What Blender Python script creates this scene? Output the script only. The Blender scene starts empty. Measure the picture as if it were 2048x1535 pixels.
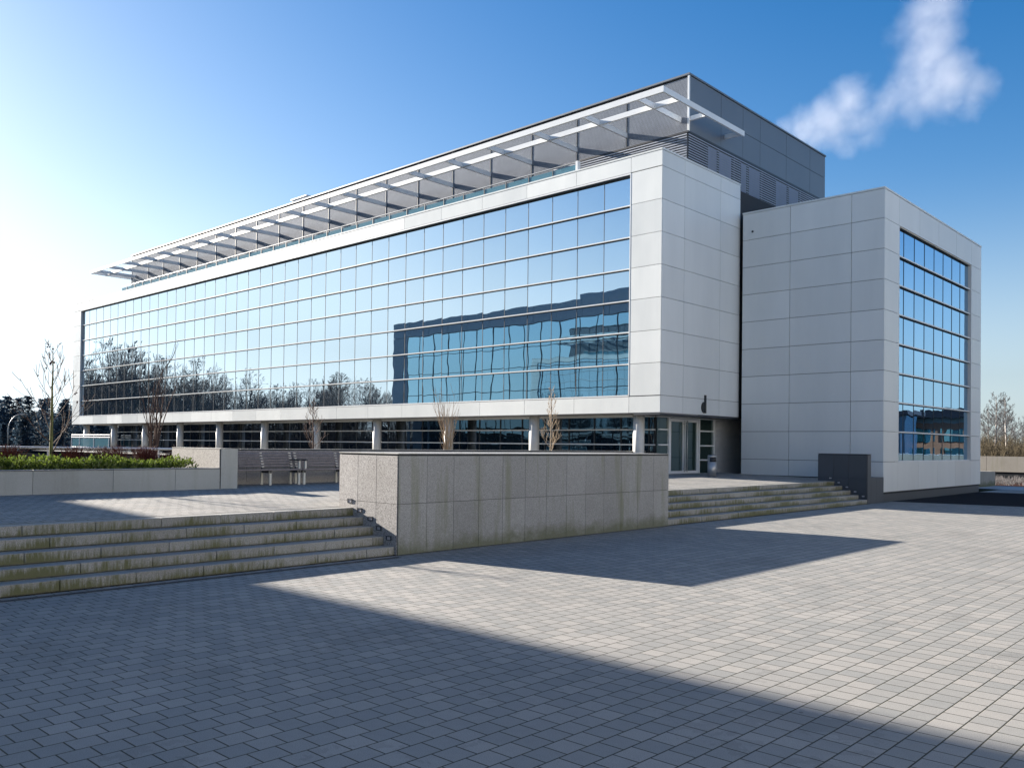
import bpy, bmesh, math, random
from mathutils import Vector, Matrix, noise as mnoise
R = math.radians
sc = bpy.context.scene
COL = sc.collection
random.seed(7)

# ------------------------------------------------------------------ camera, sky, sun, exposure
cd = bpy.data.cameras.new('camera'); cam = bpy.data.objects.new('camera', cd); COL.objects.link(cam)
cd.sensor_width = 36; cd.lens = 1728.42 / 2048 * 36
cd.shift_y = (866.7 - 767.5) / 2048
cd.clip_end = 3000; cd.clip_start = 0.1
_r = Vector((.731546, .681688, .011898)); _u = Vector((.000611, -.018106, .999836)); _f = Vector((-.681792, .731419, .013662))
m = Matrix((( _r.x, _u.x, -_f.x, 0), (_r.y, _u.y, -_f.y, 0), (_r.z, _u.z, -_f.z, 2.15), (0, 0, 0, 1)))
cam.matrix_world = m
sc.camera = cam

SUN_EL = math.atan(.335 / 1.0143)
SUN_AZ = math.atan2(-.986, -.168)          # compass style: atan2(x, y)
w = bpy.data.worlds.new('World'); sc.world = w; w.use_nodes = True
nt = w.node_tree; nt.nodes.clear()
sky = nt.nodes.new('ShaderNodeTexSky'); sky.sky_type = 'NISHITA'; sky.sun_disc = False
sky.sun_elevation = SUN_EL; sky.sun_rotation = SUN_AZ
sky.altitude = 60; sky.air_density = 1.0; sky.dust_density = .55; sky.ozone_density = 2.5
bg = nt.nodes.new('ShaderNodeBackground'); bg.inputs['Strength'].default_value = .052
out = nt.nodes.new('ShaderNodeOutputWorld')
hs = nt.nodes.new('ShaderNodeHueSaturation')     # bright sky near the sun pales out, the sky away from it stays a deep blue
bw = nt.nodes.new('ShaderNodeRGBToBW'); nt.links.new(sky.outputs[0], bw.inputs[0])
mr = nt.nodes.new('ShaderNodeMapRange'); mr.inputs[1].default_value = 1.6; mr.inputs[2].default_value = 6.5; mr.inputs[3].default_value = 1.35; mr.inputs[4].default_value = .32
tc = nt.nodes.new('ShaderNodeTexCoord'); sx = nt.nodes.new('ShaderNodeSeparateXYZ'); nt.links.new(tc.outputs['Generated'], sx.inputs[0])
hz = nt.nodes.new('ShaderNodeMapRange'); hz.interpolation_type = 'SMOOTHSTEP'; hz.inputs[1].default_value = 0; hz.inputs[2].default_value = .30; hz.inputs[3].default_value = .35; hz.inputs[4].default_value = 1.0
nt.links.new(sx.outputs[2], hz.inputs[0])       # ground haze greys the sky towards the horizon
mm = nt.nodes.new('ShaderNodeMath'); mm.operation = 'MULTIPLY'; nt.links.new(mr.outputs[0], mm.inputs[0]); nt.links.new(hz.outputs[0], mm.inputs[1])
nt.links.new(bw.outputs[0], mr.inputs[0]); nt.links.new(mm.outputs[0], hs.inputs['Saturation'])
nt.links.new(sky.outputs[0], hs.inputs['Color'])
tn = nt.nodes.new('ShaderNodeMix'); tn.data_type = 'RGBA'; tn.blend_type = 'MULTIPLY'; tn.inputs[0].default_value = 1; tn.inputs[7].default_value = (.85, .98, 1.08, 1)
nt.links.new(hs.outputs[0], tn.inputs[6])
vm = nt.nodes.new('ShaderNodeMapRange'); vm.interpolation_type = 'SMOOTHSTEP'; vm.inputs[1].default_value = 2; vm.inputs[2].default_value = 14; vm.inputs[3].default_value = 1; vm.inputs[4].default_value = .62
nt.links.new(bw.outputs[0], vm.inputs[0]); nt.links.new(vm.outputs[0], hs.inputs['Value'])
nt.links.new(tn.outputs[2], bg.inputs[0]); nt.links.new(bg.outputs[0], out.inputs[0])
ld = bpy.data.lights.new('sun', 'SUN'); ld.energy = 5.0; ld.angle = R(.55); ld.color = (1, .91, .80)
sun = bpy.data.objects.new('sun', ld); COL.objects.link(sun)
sun.rotation_euler = Vector((1.0, .17, -.335)).to_track_quat('-Z', 'Y').to_euler()
sun.location = (-60, -20, 40)
sc.view_settings.view_transform = 'Standard'; sc.view_settings.look = 'None'
sc.view_settings.exposure = 1.75; sc.view_settings.gamma = 1; sc.view_settings.use_curve_mapping = False
cy = sc.cycles
cy.max_bounces = 7; cy.diffuse_bounces = 3; cy.glossy_bounces = 4; cy.transmission_bounces = 4; cy.transparent_max_bounces = 8
cy.volume_bounces = 1; cy.caustics_reflective = False; cy.caustics_refractive = False
cy.use_denoising = True; cy.volume_step_rate = 1.0; cy.volume_max_steps = 128
cy.sample_clamp_indirect = 6

# ------------------------------------------------------------------ helpers
class MB:
    """collects faces, built as one mesh object"""
    def __init__(s): s.v = []; s.f = []
    def box(s, x0, x1, y0, y1, z0, z1):
        if x0 > x1: x0, x1 = x1, x0
        if y0 > y1: y0, y1 = y1, y0
        if z0 > z1: z0, z1 = z1, z0
        n = len(s.v)
        s.v += [(x0,y0,z0),(x1,y0,z0),(x1,y1,z0),(x0,y1,z0),(x0,y0,z1),(x1,y0,z1),(x1,y1,z1),(x0,y1,z1)]
        s.f += [(n,n+3,n+2,n+1),(n+4,n+5,n+6,n+7),(n,n+1,n+5,n+4),(n+1,n+2,n+6,n+5),(n+2,n+3,n+7,n+6),(n+3,n,n+4,n+7)]
        return s
    def quad(s, *p):
        n = len(s.v); s.v += [tuple(q) for q in p]; s.f.append(tuple(range(n, n + len(p)))); return s
    def tube(s, pts, rad, n=6, cap=True):
        """tapered tube through pts; rad scalar or list"""
        pts = [Vector(p) for p in pts]
        if not hasattr(rad, '__len__'): rad = [rad] * len(pts)
        base = len(s.v); prev = None
        for i, p in enumerate(pts):
            d = (pts[min(i+1, len(pts)-1)] - pts[max(i-1, 0)])
            if d.length < 1e-9: d = Vector((0,0,1))
            d.normalize()
            if prev is None:
                a = d.orthogonal().normalized()
            else:
                a = prev - d * prev.dot(d)
                a = a.normalized() if a.length > 1e-6 else d.orthogonal().normalized()
            prev = a; b = d.cross(a)
            for k in range(n):
                t = 2 * math.pi * k / n
                s.v.append(tuple(p + (a * math.cos(t) + b * math.sin(t)) * rad[i]))
        for i in range(len(pts) - 1):
            for k in range(n):
                q = base + i * n
                s.f.append((q + k, q + (k + 1) % n, q + n + (k + 1) % n, q + n + k))
        if cap:
            s.f.append(tuple(base + k for k in reversed(range(n))))
            q = base + (len(pts) - 1) * n
            s.f.append(tuple(q + k for k in range(n)))
        return s
    def build(s, name, mat, parent=None, smooth=False, bevel=0):
        me = bpy.data.meshes.new(name); me.from_pydata(s.v, [], s.f); me.update()
        if mat: me.materials.append(mat)
        if smooth:
            for p in me.polygons: p.use_smooth = True
        o = bpy.data.objects.new(name, me); COL.objects.link(o)
        if parent:
            o.parent = parent
            o.matrix_parent_inverse = Matrix.Translation(parent_world(parent)).inverted()
        if bevel:
            b = o.modifiers.new('bevel', 'BEVEL'); b.width = bevel; b.segments = 1; b.limit_method = 'ANGLE'
        return o
def parent_world(o):
    # parts are modelled in world units, so only an Empty has an offset to undo
    return Vector(o.location) if o.type == 'EMPTY' else Vector((0, 0, 0))
def empty(name, loc, label, cat, group=None):
    e = bpy.data.objects.new(name, None); COL.objects.link(e); e.location = loc; e.empty_display_size = .3
    return tag(e, label, cat, group)
def tag(o, label=None, cat=None, group=None, kind=None):
    if label: o['label'] = label
    if cat: o['category'] = cat
    if group: o['group'] = group
    if kind: o['kind'] = kind
    return o
def struct(o): o['kind'] = 'structure'; return o
def copy_tree(o, parent=None):
    c = o.copy(); COL.objects.link(c)
    if parent: c.parent = parent
    for ch in [q for q in bpy.data.objects if q.parent == o]: copy_tree(ch, c)
    return c
def terr_z(x): return .85 - .02 * (x + 14.36)

# ------------------------------------------------------------------ materials
def newmat(name):
    m = bpy.data.materials.new(name); m.use_nodes = True
    nt = m.node_tree; p = nt.nodes['Principled BSDF']
    return m, nt, p
def N(nt, t, **kw):
    n = nt.nodes.new(t)
    for k, v in kw.items():
        if k in ('op',): n.operation = v
        else: setattr(n, k, v)
    return n
def M(nt, op, a, b=None, c=None):
    n = nt.nodes.new('ShaderNodeMath'); n.operation = op
    for i, q in enumerate((a, b, c)):
        if q is None: continue
        if isinstance(q, (int, float)): n.inputs[i].default_value = q
        else: nt.links.new(q, n.inputs[i])
    return n.outputs[0]
def coords(nt, kind='Object'):
    """world-scale coordinates (all meshes here are modelled in world units)"""
    g = nt.nodes.new('ShaderNodeNewGeometry')
    s = nt.nodes.new('ShaderNodeSeparateXYZ'); nt.links.new(g.outputs['Position'], s.inputs[0])
    return g.outputs['Position'], s.outputs[0], s.outputs[1], s.outputs[2]
def noise(nt, vec, scale, detail=4, rough=.55, dist=0):
    n = nt.nodes.new('ShaderNodeTexNoise'); n.inputs['Scale'].default_value = scale
    n.inputs['Detail'].default_value = detail; n.inputs['Roughness'].default_value = rough; n.inputs['Distortion'].default_value = dist
    nt.links.new(vec, n.inputs['Vector']); return n.outputs['Fac']
def ramp(nt, fac, stops):
    n = nt.nodes.new('ShaderNodeValToRGB'); e = n.color_ramp.elements
    while len(e) < len(stops): e.new(.5)
    for i, (p, c) in enumerate(stops): e[i].position = p; e[i].color = (*c, 1) if len(c) == 3 else c
    nt.links.new(fac, n.inputs[0]); return n.outputs[0]
def mix(nt, fac, a, b, mode='MIX'):
    n = nt.nodes.new('ShaderNodeMix'); n.data_type = 'RGBA'; n.blend_type = mode
    for i, q in ((0, fac), (6, a), (7, b)):
        if isinstance(q, (int, float)): n.inputs[i].default_value = q
        elif isinstance(q, tuple): n.inputs[i].default_value = (*q, 1)
        else: nt.links.new(q, n.inputs[i])
    return n.outputs[2]
def bump(nt, h, strength=.3, dist=.01, normal=None):
    b = nt.nodes.new('ShaderNodeBump'); b.inputs['Strength'].default_value = strength; b.inputs['Distance'].default_value = dist
    nt.links.new(h, b.inputs['Height'])
    if normal: nt.links.new(normal, b.inputs['Normal'])
    return b.outputs[0]
def simple(name, col, rough=.5, metal=0, var=.06, vscale=3, spec=.5):
    m, nt, p = newmat(name)
    pos, x, y, z = coords(nt)
    n = noise(nt, pos, vscale)
    a = tuple(c * (1 - var) for c in col); b = tuple(min(1, c * (1 + var)) for c in col)
    c = ramp(nt, n, [(.3, a), (.7, b)])
    nt.links.new(c, p.inputs['Base Color'])
    p.inputs['Roughness'].default_value = rough; p.inputs['Metallic'].default_value = metal
    p.inputs['Specular IOR Level'].default_value = spec
    return m
def cladding():
    m, nt, p = newmat('white_cladding')
    pos, x, y, z = coords(nt)
    s = nt.nodes.new('ShaderNodeVectorMath'); s.operation = 'MULTIPLY'; s.inputs[1].default_value = (.5, .5, .12); nt.links.new(pos, s.inputs[0])
    n = noise(nt, s.outputs[0], 1.2, 5)
    s2 = nt.nodes.new('ShaderNodeVectorMath'); s2.operation = 'MULTIPLY'; s2.inputs[1].default_value = (7, 7, .35); nt.links.new(pos, s2.inputs[0])
    n2 = noise(nt, s2.outputs[0], 1.0, 3)
    c = ramp(nt, n, [(.25, (.65, .68, .68)), (.75, (.75, .775, .77))])
    c = mix(nt, M(nt, 'MULTIPLY', n2, .10), c, (.46, .48, .47))
    gi = nt.nodes.new('ShaderNodeNewGeometry'); rv = M(nt, 'ADD', .955, M(nt, 'MULTIPLY', gi.outputs['Random Per Island'], .075))
    sv = nt.nodes.new('ShaderNodeVectorMath'); sv.operation = 'SCALE'; nt.links.new(c, sv.inputs[0]); nt.links.new(rv, sv.inputs['Scale'])
    nt.links.new(sv.outputs[0], p.inputs['Base Color'])
    nt.links.new(M(nt, 'ADD', .26, M(nt, 'MULTIPLY', gi.outputs['Random Per Island'], .14)), p.inputs['Roughness'])
    p.inputs['Specular IOR Level'].default_value = .22
    nw = noise(nt, pos, .8, 1)
    nt.links.new(bump(nt, nw, .35, .03), p.inputs['Normal'])
    return m
def pavers(name, base=(.272, .274, .262), pitch=.2255, jw=.0075):
    m, nt, p = newmat(name)
    pos, x, y, z = coords(nt)
    u = M(nt, 'DIVIDE', x, pitch); row = M(nt, 'FLOOR', u); fu = M(nt, 'SUBTRACT', u, row)
    off = M(nt, 'MULTIPLY', M(nt, 'FLOORED_MODULO', row, 2), .5)
    wn0 = nt.nodes.new('ShaderNodeTexWhiteNoise'); wn0.noise_dimensions = '1D'; nt.links.new(row, wn0.inputs['W'])
    off = M(nt, 'ADD', off, M(nt, 'MULTIPLY', wn0.outputs['Value'], .10))
    v = M(nt, 'ADD', M(nt, 'DIVIDE', y, pitch), off); cl = M(nt, 'FLOOR', v); fv = M(nt, 'SUBTRACT', v, cl)
    du = M(nt, 'MULTIPLY', M(nt, 'MINIMUM', fu, M(nt, 'SUBTRACT', 1, fu)), pitch)
    dv = M(nt, 'MULTIPLY', M(nt, 'MINIMUM', fv, M(nt, 'SUBTRACT', 1, fv)), pitch)
    nz = noise(nt, pos, 60, 2)
    d = M(nt, 'ADD', M(nt, 'MINIMUM', du, dv), M(nt, 'MULTIPLY', M(nt, 'SUBTRACT', nz, .5), .003))
    mr = nt.nodes.new('ShaderNodeMapRange'); mr.interpolation_type = 'SMOOTHSTEP'
    mr.inputs['From Min'].default_value = jw * .45; mr.inputs['From Max'].default_value = jw * 1.1
    nt.links.new(d, mr.inputs['Value']); stone = mr.outputs[0]
    cmb = nt.nodes.new('ShaderNodeCombineXYZ'); nt.links.new(row, cmb.inputs[0]); nt.links.new(cl, cmb.inputs[1])
    wn = nt.nodes.new('ShaderNodeTexWhiteNoise'); wn.noise_dimensions = '2D'; nt.links.new(cmb.outputs[0], wn.inputs['Vector'])
    rnd = wn.outputs['Value']
    k = M(nt, 'ADD', .86, M(nt, 'MULTIPLY', M(nt, 'POWER', rnd, 1.3), .24))
    big = noise(nt, pos, .22, 5, .6); k = M(nt, 'MULTIPLY', k, M(nt, 'ADD', .80, M(nt, 'MULTIPLY', big, .40)))
    st_ = noise(nt, pos, .55, 6, .7); k = M(nt, 'MULTIPLY', k, M(nt, 'SUBTRACT', 1.06, M(nt, 'MULTIPLY', M(nt, 'GREATER_THAN', M(nt, 'ADD', st_, M(nt, 'MULTIPLY', rnd, .05)), .60), .13)))
    sp = noise(nt, pos, 120, 3, .8); k = M(nt, 'MULTIPLY', k, M(nt, 'ADD', .25, M(nt, 'MULTIPLY', sp, 1.5)))
    sp2 = noise(nt, pos, 9, 4, .6); k = M(nt, 'MULTIPLY', k, M(nt, 'ADD', .9, M(nt, 'MULTIPLY', sp2, .2)))
    tint = mix(nt, wn.outputs['Value'], base, (base[0] * 1.03, base[1] * .98, base[2] * .95))
    cc = nt.nodes.new('ShaderNodeVectorMath'); cc.operation = 'SCALE'; nt.links.new(tint, cc.inputs[0]); nt.links.new(k, cc.inputs['Scale'])
    # old chewing gum and dark spots
    vo = nt.nodes.new('ShaderNodeTexVoronoi'); vo.inputs['Scale'].default_value = 1.1; nt.links.new(pos, vo.inputs['Vector'])
    spot = M(nt, 'LESS_THAN', vo.outputs['Distance'], .022)
    c2 = mix(nt, M(nt, 'MULTIPLY', spot, .55), cc.outputs[0], (.05, .05, .05))
    moss = noise(nt, pos, .8, 3); jc = mix(nt, moss, (.016, .016, .014), (.06, .058, .035))
    c = mix(nt, stone, jc, c2)
    nt.links.new(c, p.inputs['Base Color'])
    p.inputs['Roughness'].default_value = .82; p.inputs['Specular IOR Level'].default_value = .3
    h = M(nt, 'ADD', M(nt, 'MULTIPLY', stone, 1.0), M(nt, 'MULTIPLY', sp, .18))
    h = M(nt, 'ADD', h, M(nt, 'MULTIPLY', rnd, .15))
    nt.links.new(bump(nt, h, .55, .006), p.inputs['Normal'])
    return m
def granite(name, a, b, scale=140, rough=.6, stain=0., moss=0., streak_axis=None):
    m, nt, p = newmat(name)
    pos, x, y, z = coords(nt)
    sp = noise(nt, pos, scale, 3, .75)
    c = ramp(nt, sp, [(.32, a), (.5, tuple((a[i] + b[i]) / 2 for i in range(3))), (.68, b)])
    big = noise(nt, pos, .9, 5, .65)
    c = mix(nt, 1.0, c, ramp(nt, big, [(.25, (.82, .81, .79)), (.75, (1.0, 1.0, 1.0))]), 'MULTIPLY')
    gi = nt.nodes.new('ShaderNodeNewGeometry'); rv = M(nt, 'ADD', .90, M(nt, 'MULTIPLY', gi.outputs['Random Per Island'], .15))
    sv = nt.nodes.new('ShaderNodeVectorMath'); sv.operation = 'SCALE'; nt.links.new(c, sv.inputs[0]); nt.links.new(rv, sv.inputs['Scale']); c = sv.outputs[0]
    if stain:
        s = nt.nodes.new('ShaderNodeVectorMath'); s.operation = 'MULTIPLY'; s.inputs[1].default_value = (2.2, 2.2, .22); nt.links.new(pos, s.inputs[0])
        n = noise(nt, s.outputs[0], 1.6, 4, .6)
        f = ramp(nt, n, [(.52, (0, 0, 0)), (.72, (1, 1, 1))])
        c = mix(nt, M(nt, 'MULTIPLY', f, stain), c, (.17, .18, .10))
        nb = noise(nt, pos, 2.3, 5, .7)       # green damp creeping up from the foot of the wall
        dm = M(nt, 'SUBTRACT', M(nt, 'MULTIPLY', nb, .75), z); dm = ramp(nt, dm, [(0, (0, 0, 0)), (.30, (1, 1, 1))])
        c = mix(nt, M(nt, 'MULTIPLY', dm, .75), c, (.10, .11, .05))
    if moss:
        s = nt.nodes.new('ShaderNodeVectorMath'); s.operation = 'MULTIPLY'; s.inputs[1].default_value = (6, 11, 1.4); nt.links.new(pos, s.inputs[0])
        n = noise(nt, s.outputs[0], 1.6, 6, .75)        # drips
        n = M(nt, 'ADD', M(nt, 'MULTIPLY', n, .7), M(nt, 'MULTIPLY', noise(nt, pos, .8, 3, .5), .55))
        zf = M(nt, 'FRACT', M(nt, 'DIVIDE', M(nt, 'SUBTRACT', z, .001), .17))
        n = M(nt, 'SUBTRACT', n, M(nt, 'MULTIPLY', zf, .16))
        f = ramp(nt, n, [(.46, (0, 0, 0)), (.62, (1, 1, 1))])
        g = nt.nodes.new('ShaderNodeNewGeometry'); sp3 = nt.nodes.new('ShaderNodeSeparateXYZ'); nt.links.new(g.outputs['True Normal'], sp3.inputs[0])
        vert = M(nt, 'SUBTRACT', 1, M(nt, 'ABSOLUTE', sp3.outputs[2]))
        c = mix(nt, M(nt, 'MULTIPLY', M(nt, 'MULTIPLY', f, vert), moss), c, (.105, .108, .032))
    nt.links.new(c, p.inputs['Base Color']); p.inputs['Roughness'].default_value = rough
    if rough > .8: p.inputs['Specular IOR Level'].default_value = 0
    nt.links.new(bump(nt, sp, .12, .004), p.inputs['Normal'])
    return m
def mirror_glass(name, ox, pitch_x, oz, pitch_z, axis='x', refl=.62, tint=(.78, .88, 1.0), body=(.012, .03, .05), pillow=1.0, wob=1.0, rough=0.0):
    """coated glass; every pane bulges a little, so what it mirrors is wavy"""
    m, nt, p = newmat(name)
    pos, x, y, z = coords(nt)
    a = x if axis == 'x' else y
    u = M(nt, 'DIVIDE', M(nt, 'SUBTRACT', a, ox), pitch_x); ci = M(nt, 'FLOOR', u); fu = M(nt, 'SUBTRACT', M(nt, 'SUBTRACT', u, ci), .5)
    v = M(nt, 'DIVIDE', M(nt, 'SUBTRACT', z, oz), pitch_z); cj = M(nt, 'FLOOR', v); fv = M(nt, 'SUBTRACT', M(nt, 'SUBTRACT', v, cj), .5)
    cmb = nt.nodes.new('ShaderNodeCombineXYZ'); nt.links.new(ci, cmb.inputs[0]); nt.links.new(cj, cmb.inputs[1])
    wn = nt.nodes.new('ShaderNodeTexWhiteNoise'); wn.noise_dimensions = '2D'; nt.links.new(cmb.outputs[0], wn.inputs['Vector'])
    sepc = nt.nodes.new('ShaderNodeSeparateColor'); nt.links.new(wn.outputs['Color'], sepc.inputs[0])
    # the surface slope is written directly: pillow (quartic, strongest near the pane edge) + tilt + waves
    def slope(f, rc, k):
        f3 = M(nt, 'MULTIPLY', M(nt, 'POWER', M(nt, 'ABSOLUTE', M(nt, 'MULTIPLY', f, 2)), 3.0), M(nt, 'SIGN', f))
        s = M(nt, 'MULTIPLY', f3, .0075 * pillow)
        s = M(nt, 'ADD', s, M(nt, 'MULTIPLY', M(nt, 'SUBTRACT', rc, .5), .0009 * pillow))
        return s
    shift = nt.nodes.new('ShaderNodeVectorMath'); shift.operation = 'SCALE'; shift.inputs['Scale'].default_value = 37
    nt.links.new(wn.outputs['Color'], shift.inputs[0])
    pv = nt.nodes.new('ShaderNodeVectorMath'); nt.links.new(pos, pv.inputs[0]); nt.links.new(shift.outputs[0], pv.inputs[1])
    n1 = nt.nodes.new('ShaderNodeTexNoise'); n1.inputs['Scale'].default_value = .9; n1.inputs['Detail'].default_value = 1; nt.links.new(pv.outputs[0], n1.inputs['Vector'])
    sn = nt.nodes.new('ShaderNodeSeparateColor'); nt.links.new(n1.outputs['Color'], sn.inputs[0])
    sa = M(nt, 'ADD', slope(fu, sepc.outputs[0], 1), M(nt, 'MULTIPLY', M(nt, 'SUBTRACT', sn.outputs[0], .5), .016 * wob))
    sz = M(nt, 'ADD', slope(fv, sepc.outputs[1], 1), M(nt, 'MULTIPLY', M(nt, 'SUBTRACT', sn.outputs[1], .5), .016 * wob))
    cb = nt.nodes.new('ShaderNodeCombineXYZ')
    nt.links.new(sa, cb.inputs[0 if axis == 'x' else 1]); nt.links.new(sz, cb.inputs[2])
    g = nt.nodes.new('ShaderNodeNewGeometry')
    ad = nt.nodes.new('ShaderNodeVectorMath'); nt.links.new(g.outputs['Normal'], ad.inputs[0]); nt.links.new(cb.outputs[0], ad.inputs[1])
    nm = nt.nodes.new('ShaderNodeVectorMath'); nm.operation = 'NORMALIZE'; nt.links.new(ad.outputs[0], nm.inputs[0])
    nt.nodes.remove(p)
    gl = nt.nodes.new('ShaderNodeBsdfGlossy'); gl.inputs['Color'].default_value = (*tint, 1); gl.inputs['Roughness'].default_value = rough
    nt.links.new(nm.outputs[0], gl.inputs['Normal'])
    df = nt.nodes.new('ShaderNodeBsdfDiffuse'); df.inputs['Color'].default_value = (*body, 1)
    lw = nt.nodes.new('ShaderNodeFresnel'); lw.inputs['IOR'].default_value = 1.5
    fac = M(nt, 'MINIMUM', 1.0, M(nt, 'ADD', M(nt, 'ADD', refl, M(nt, 'MULTIPLY', M(nt, 'SUBTRACT', sepc.outputs[2], .5), .05)), M(nt, 'MULTIPLY', lw.outputs[0], .9)))
    ms = nt.nodes.new('ShaderNodeMixShader'); nt.links.new(fac, ms.inputs[0]); nt.links.new(df.outputs[0], ms.inputs[1]); nt.links.new(gl.outputs[0], ms.inputs[2])
    o = [n for n in nt.nodes if n.type == 'OUTPUT_MATERIAL'][0]; nt.links.new(ms.outputs[0], o.inputs[0])
    return m

MT = {}
MT['clad'] = cladding()
MT['joint'] = simple('joint_shadow_gap', (.03, .032, .035), .8)
MT['frame'] = simple('white_aluminium', (.72, .74, .75), .3, .0, .02)
MT['column'] = simple('painted_column', (.66, .66, .64), .5)
MT['dark'] = simple('dark_metal', (.035, .04, .05), .4)
MT['gap'] = simple('black_trim_and_shade', (.012, .016, .022), .5)  # black trim; also colours the shade strips under the transoms
MT['seam'] = simple('dark_silicone_seam', (.06, .075, .09), .5)
MT['steel'] = simple('brushed_steel', (.42, .43, .44), .45, .55)
MT['louvre'] = simple('louvre_aluminium', (.34, .37, .43), .4, .2)
MT['greyp'] = simple('grey_metal_panel', (.155, .175, .20), .4, .2, .04, .5)
MT['paver'] = pavers('granite_pavers')
MT['terr'] = pavers('terrace_pavers', (.28, .28, .267))
MT['gran'] = granite('grey_granite', (.19, .192, .19), (.49, .49, .485), 75, .6, .6)
MT['gran2'] = granite('rough_grey_granite', (.14, .135, .135), (.56, .545, .54), 48, .7, .0)
MT['step'] = granite('step_granite', (.19, .188, .175), (.50, .49, .455), 70, .7, .0, .9)
MT['dgran'] = granite('dark_granite', (.050, .056, .068), (.085, .095, .11), 120, .45)
MT['plant'] = granite('planter_granite', (.36, .37, .355), (.56, .57, .54), 150, .6, .25)
MT['asph'] = granite('asphalt', (.03, .031, .034), (.065, .066, .07), 90, .85)
MT['conc'] = granite('concrete', (.33, .32, .29), (.45, .43, .39), 40, .85, .3)
MT['wood'] = simple('weathered_wood', (.25, .22, .22), .75, 0, .22, 9)
MT['cream'] = simple('cream_painted_steel', (.70, .68, .60), .45)
MT['bark'] = simple('twig_bark', (.115, .075, .06), .85, 0, .25, 6)
MT['bark_g'] = simple('mossy_young_bark', (.17, .17, .055), .8, 0, .35, 5)
MT['bark_t'] = simple('tan_bark', (.40, .31, .22), .85, 0, .2, 6)
MT['bark_d'] = simple('dark_bark', (.085, .080, .082), .9, 0, .3, 3)
MT['birch'] = simple('birch_bark', (.42, .38, .35), .8, 0, .3, 4)
MT['leafr'] = simple('dry_leaf', (.12, .03, .025), .7)
MT['glass_up'] = mirror_glass('coated_facade_glass', -21.5, 1.5, 4.31, 1.3614, 'x', .66, (.86, .95, 1.0), pillow=.55, wob=.55)
MT['glass_wing'] = mirror_glass('coated_wing_glass', 38.25, 1.365, 1.72, 1.27, 'y', .66, (.50, .76, 1.0), (.01, .03, .06), .6, .8)
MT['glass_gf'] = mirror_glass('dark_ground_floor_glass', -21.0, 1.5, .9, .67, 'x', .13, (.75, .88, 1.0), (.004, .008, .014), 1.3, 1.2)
MT['glass_opp'] = mirror_glass('opposite_facade_glass', -73.6, 2.2, 1.0, 2.15, 'x', .68, (.50, .82, 1.0), (.01, .05, .09), .35, .35)
MT['glass_opp2'] = mirror_glass('east_facade_glass', -30, 1.5, 1, 1.5, 'y', .5, (.6, .8, .95), (.03, .05, .07), .3, .4)
MT['glass_dr'] = mirror_glass('door_glass', 32, 3, 0, 4, 'y', .12, (.8, .95, .95), (.028, .05, .048), .2, .3)

# ------------------------------------------------------------------ ground
def grid_sheet(name, xs, ys, zf, mat):
    b = MB(); nx, ny = len(xs), len(ys)
    for y in ys:
        for x in xs: b.v.append((x, y, zf(x, y)))
    for j in range(ny - 1):
        for i in range(nx - 1):
            q = j * nx + i; b.f.append((q, q + 1, q + nx + 1, q + nx))
    return b.build(name, mat)
MT['earth'] = granite('grass_and_earth', (.035, .04, .022), (.075, .075, .045), 6, .95)
struct(grid_sheet('terrain', [-1500, -600, -300, -120, 0, 120, 300, 600, 1500], [-1500, -600, -300, -100, 60, 160, 300, 600, 1500],
                  lambda x, y: -.06, MT['earth']))
struct(MB().quad((-13.02, -40, 0), (60, -40, 0), (60, 54.6, 0), (-13.02, 54.6, 0)).build('plaza_paving', MT['paver']))
b = MB()   # road behind the plaza, lying a little lower
b.quad((-13.0, 37.2, .004), (60, 52.0, .004), (60, 62, .004), (-13.0, 49.9, .004))
struct(b.build('road', MT['asph']))
struct(MB().quad((-60, 54.6, .0), (14.9, 54.6, .0), (60, 60, .0), (-60, 60, .0)).build('pavement', simple('pale_pavement', (.42, .41, .40), .8)))
MT['bed'] = granite('bark_mulch', (.05, .032, .026), (.13, .075, .06), 5, .95)
struct(MB().quad((-80, 60, .01), (60, 60, .01), (60, 75, .01), (-80, 75, .01)).build('planting_bed', MT['bed']))
# terrace deck falls gently towards the steps
b = MB()
for x0, x1, ya, yb_ in ((-25.6, -14.66, -.8, 36.8), (-32, -25.6, 11.4, 36.8), (-85, -32, 27.5, 36.8)):
    z0_, z1_ = max(terr_z(x0), .85) if x0 > -33 else 1.2, min(terr_z(x1), 1.2)
    b.quad((x0, ya, z0_), (x1, ya, z1_), (x1, yb_, z1_), (x0, yb_, z0_))
struct(b.build('terrace_deck', MT['terr']))
struct(MB().box(-85, -14.7, 36.8, 60, -.05, .9).build('terrace_base', MT['conc']))

# ------------------------------------------------------------------ steps (five risers each), built of granite blocks
def flight(label, y0, y1, name='steps'):
    e = empty(name, (-13.7, (y0 + y1) / 2, 0), label, 'steps', 'granite steps up to the terrace')
    for k in range(5):
        xf = -13.04 - .33 * k; z1 = .17 * (k + 1); b = MB()
        y = y1; L = 1.08; first = (.62, .25, .86, .44, .7)[k]
        segs = []
        yy = y1 - first * L; segs.append((yy, y1))
        while yy > y0 + .05:
            ny = max(y0, yy - L); segs.append((ny, yy)); yy = ny
        rnd = random.Random(k + int(y0))
        for a, c in segs:
            dx = rnd.uniform(-.004, .004)
            b.box(xf - .36, xf + dx, a + .004, c - .004, z1 - .155, z1 + rnd.uniform(-.002, .002))
        b.box(xf - .36, xf - .03, y0, y1, z1 - .17, z1 - .15)
        b.build('step', MT['step'], e, bevel=.006)
    return e
flight('wide flight of mossy granite steps in the left foreground, left of the granite wall', -.8, 10.70)
flight('flight of mossy granite steps below the entrance door, right of the granite wall', 20.23, 34.64)

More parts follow.
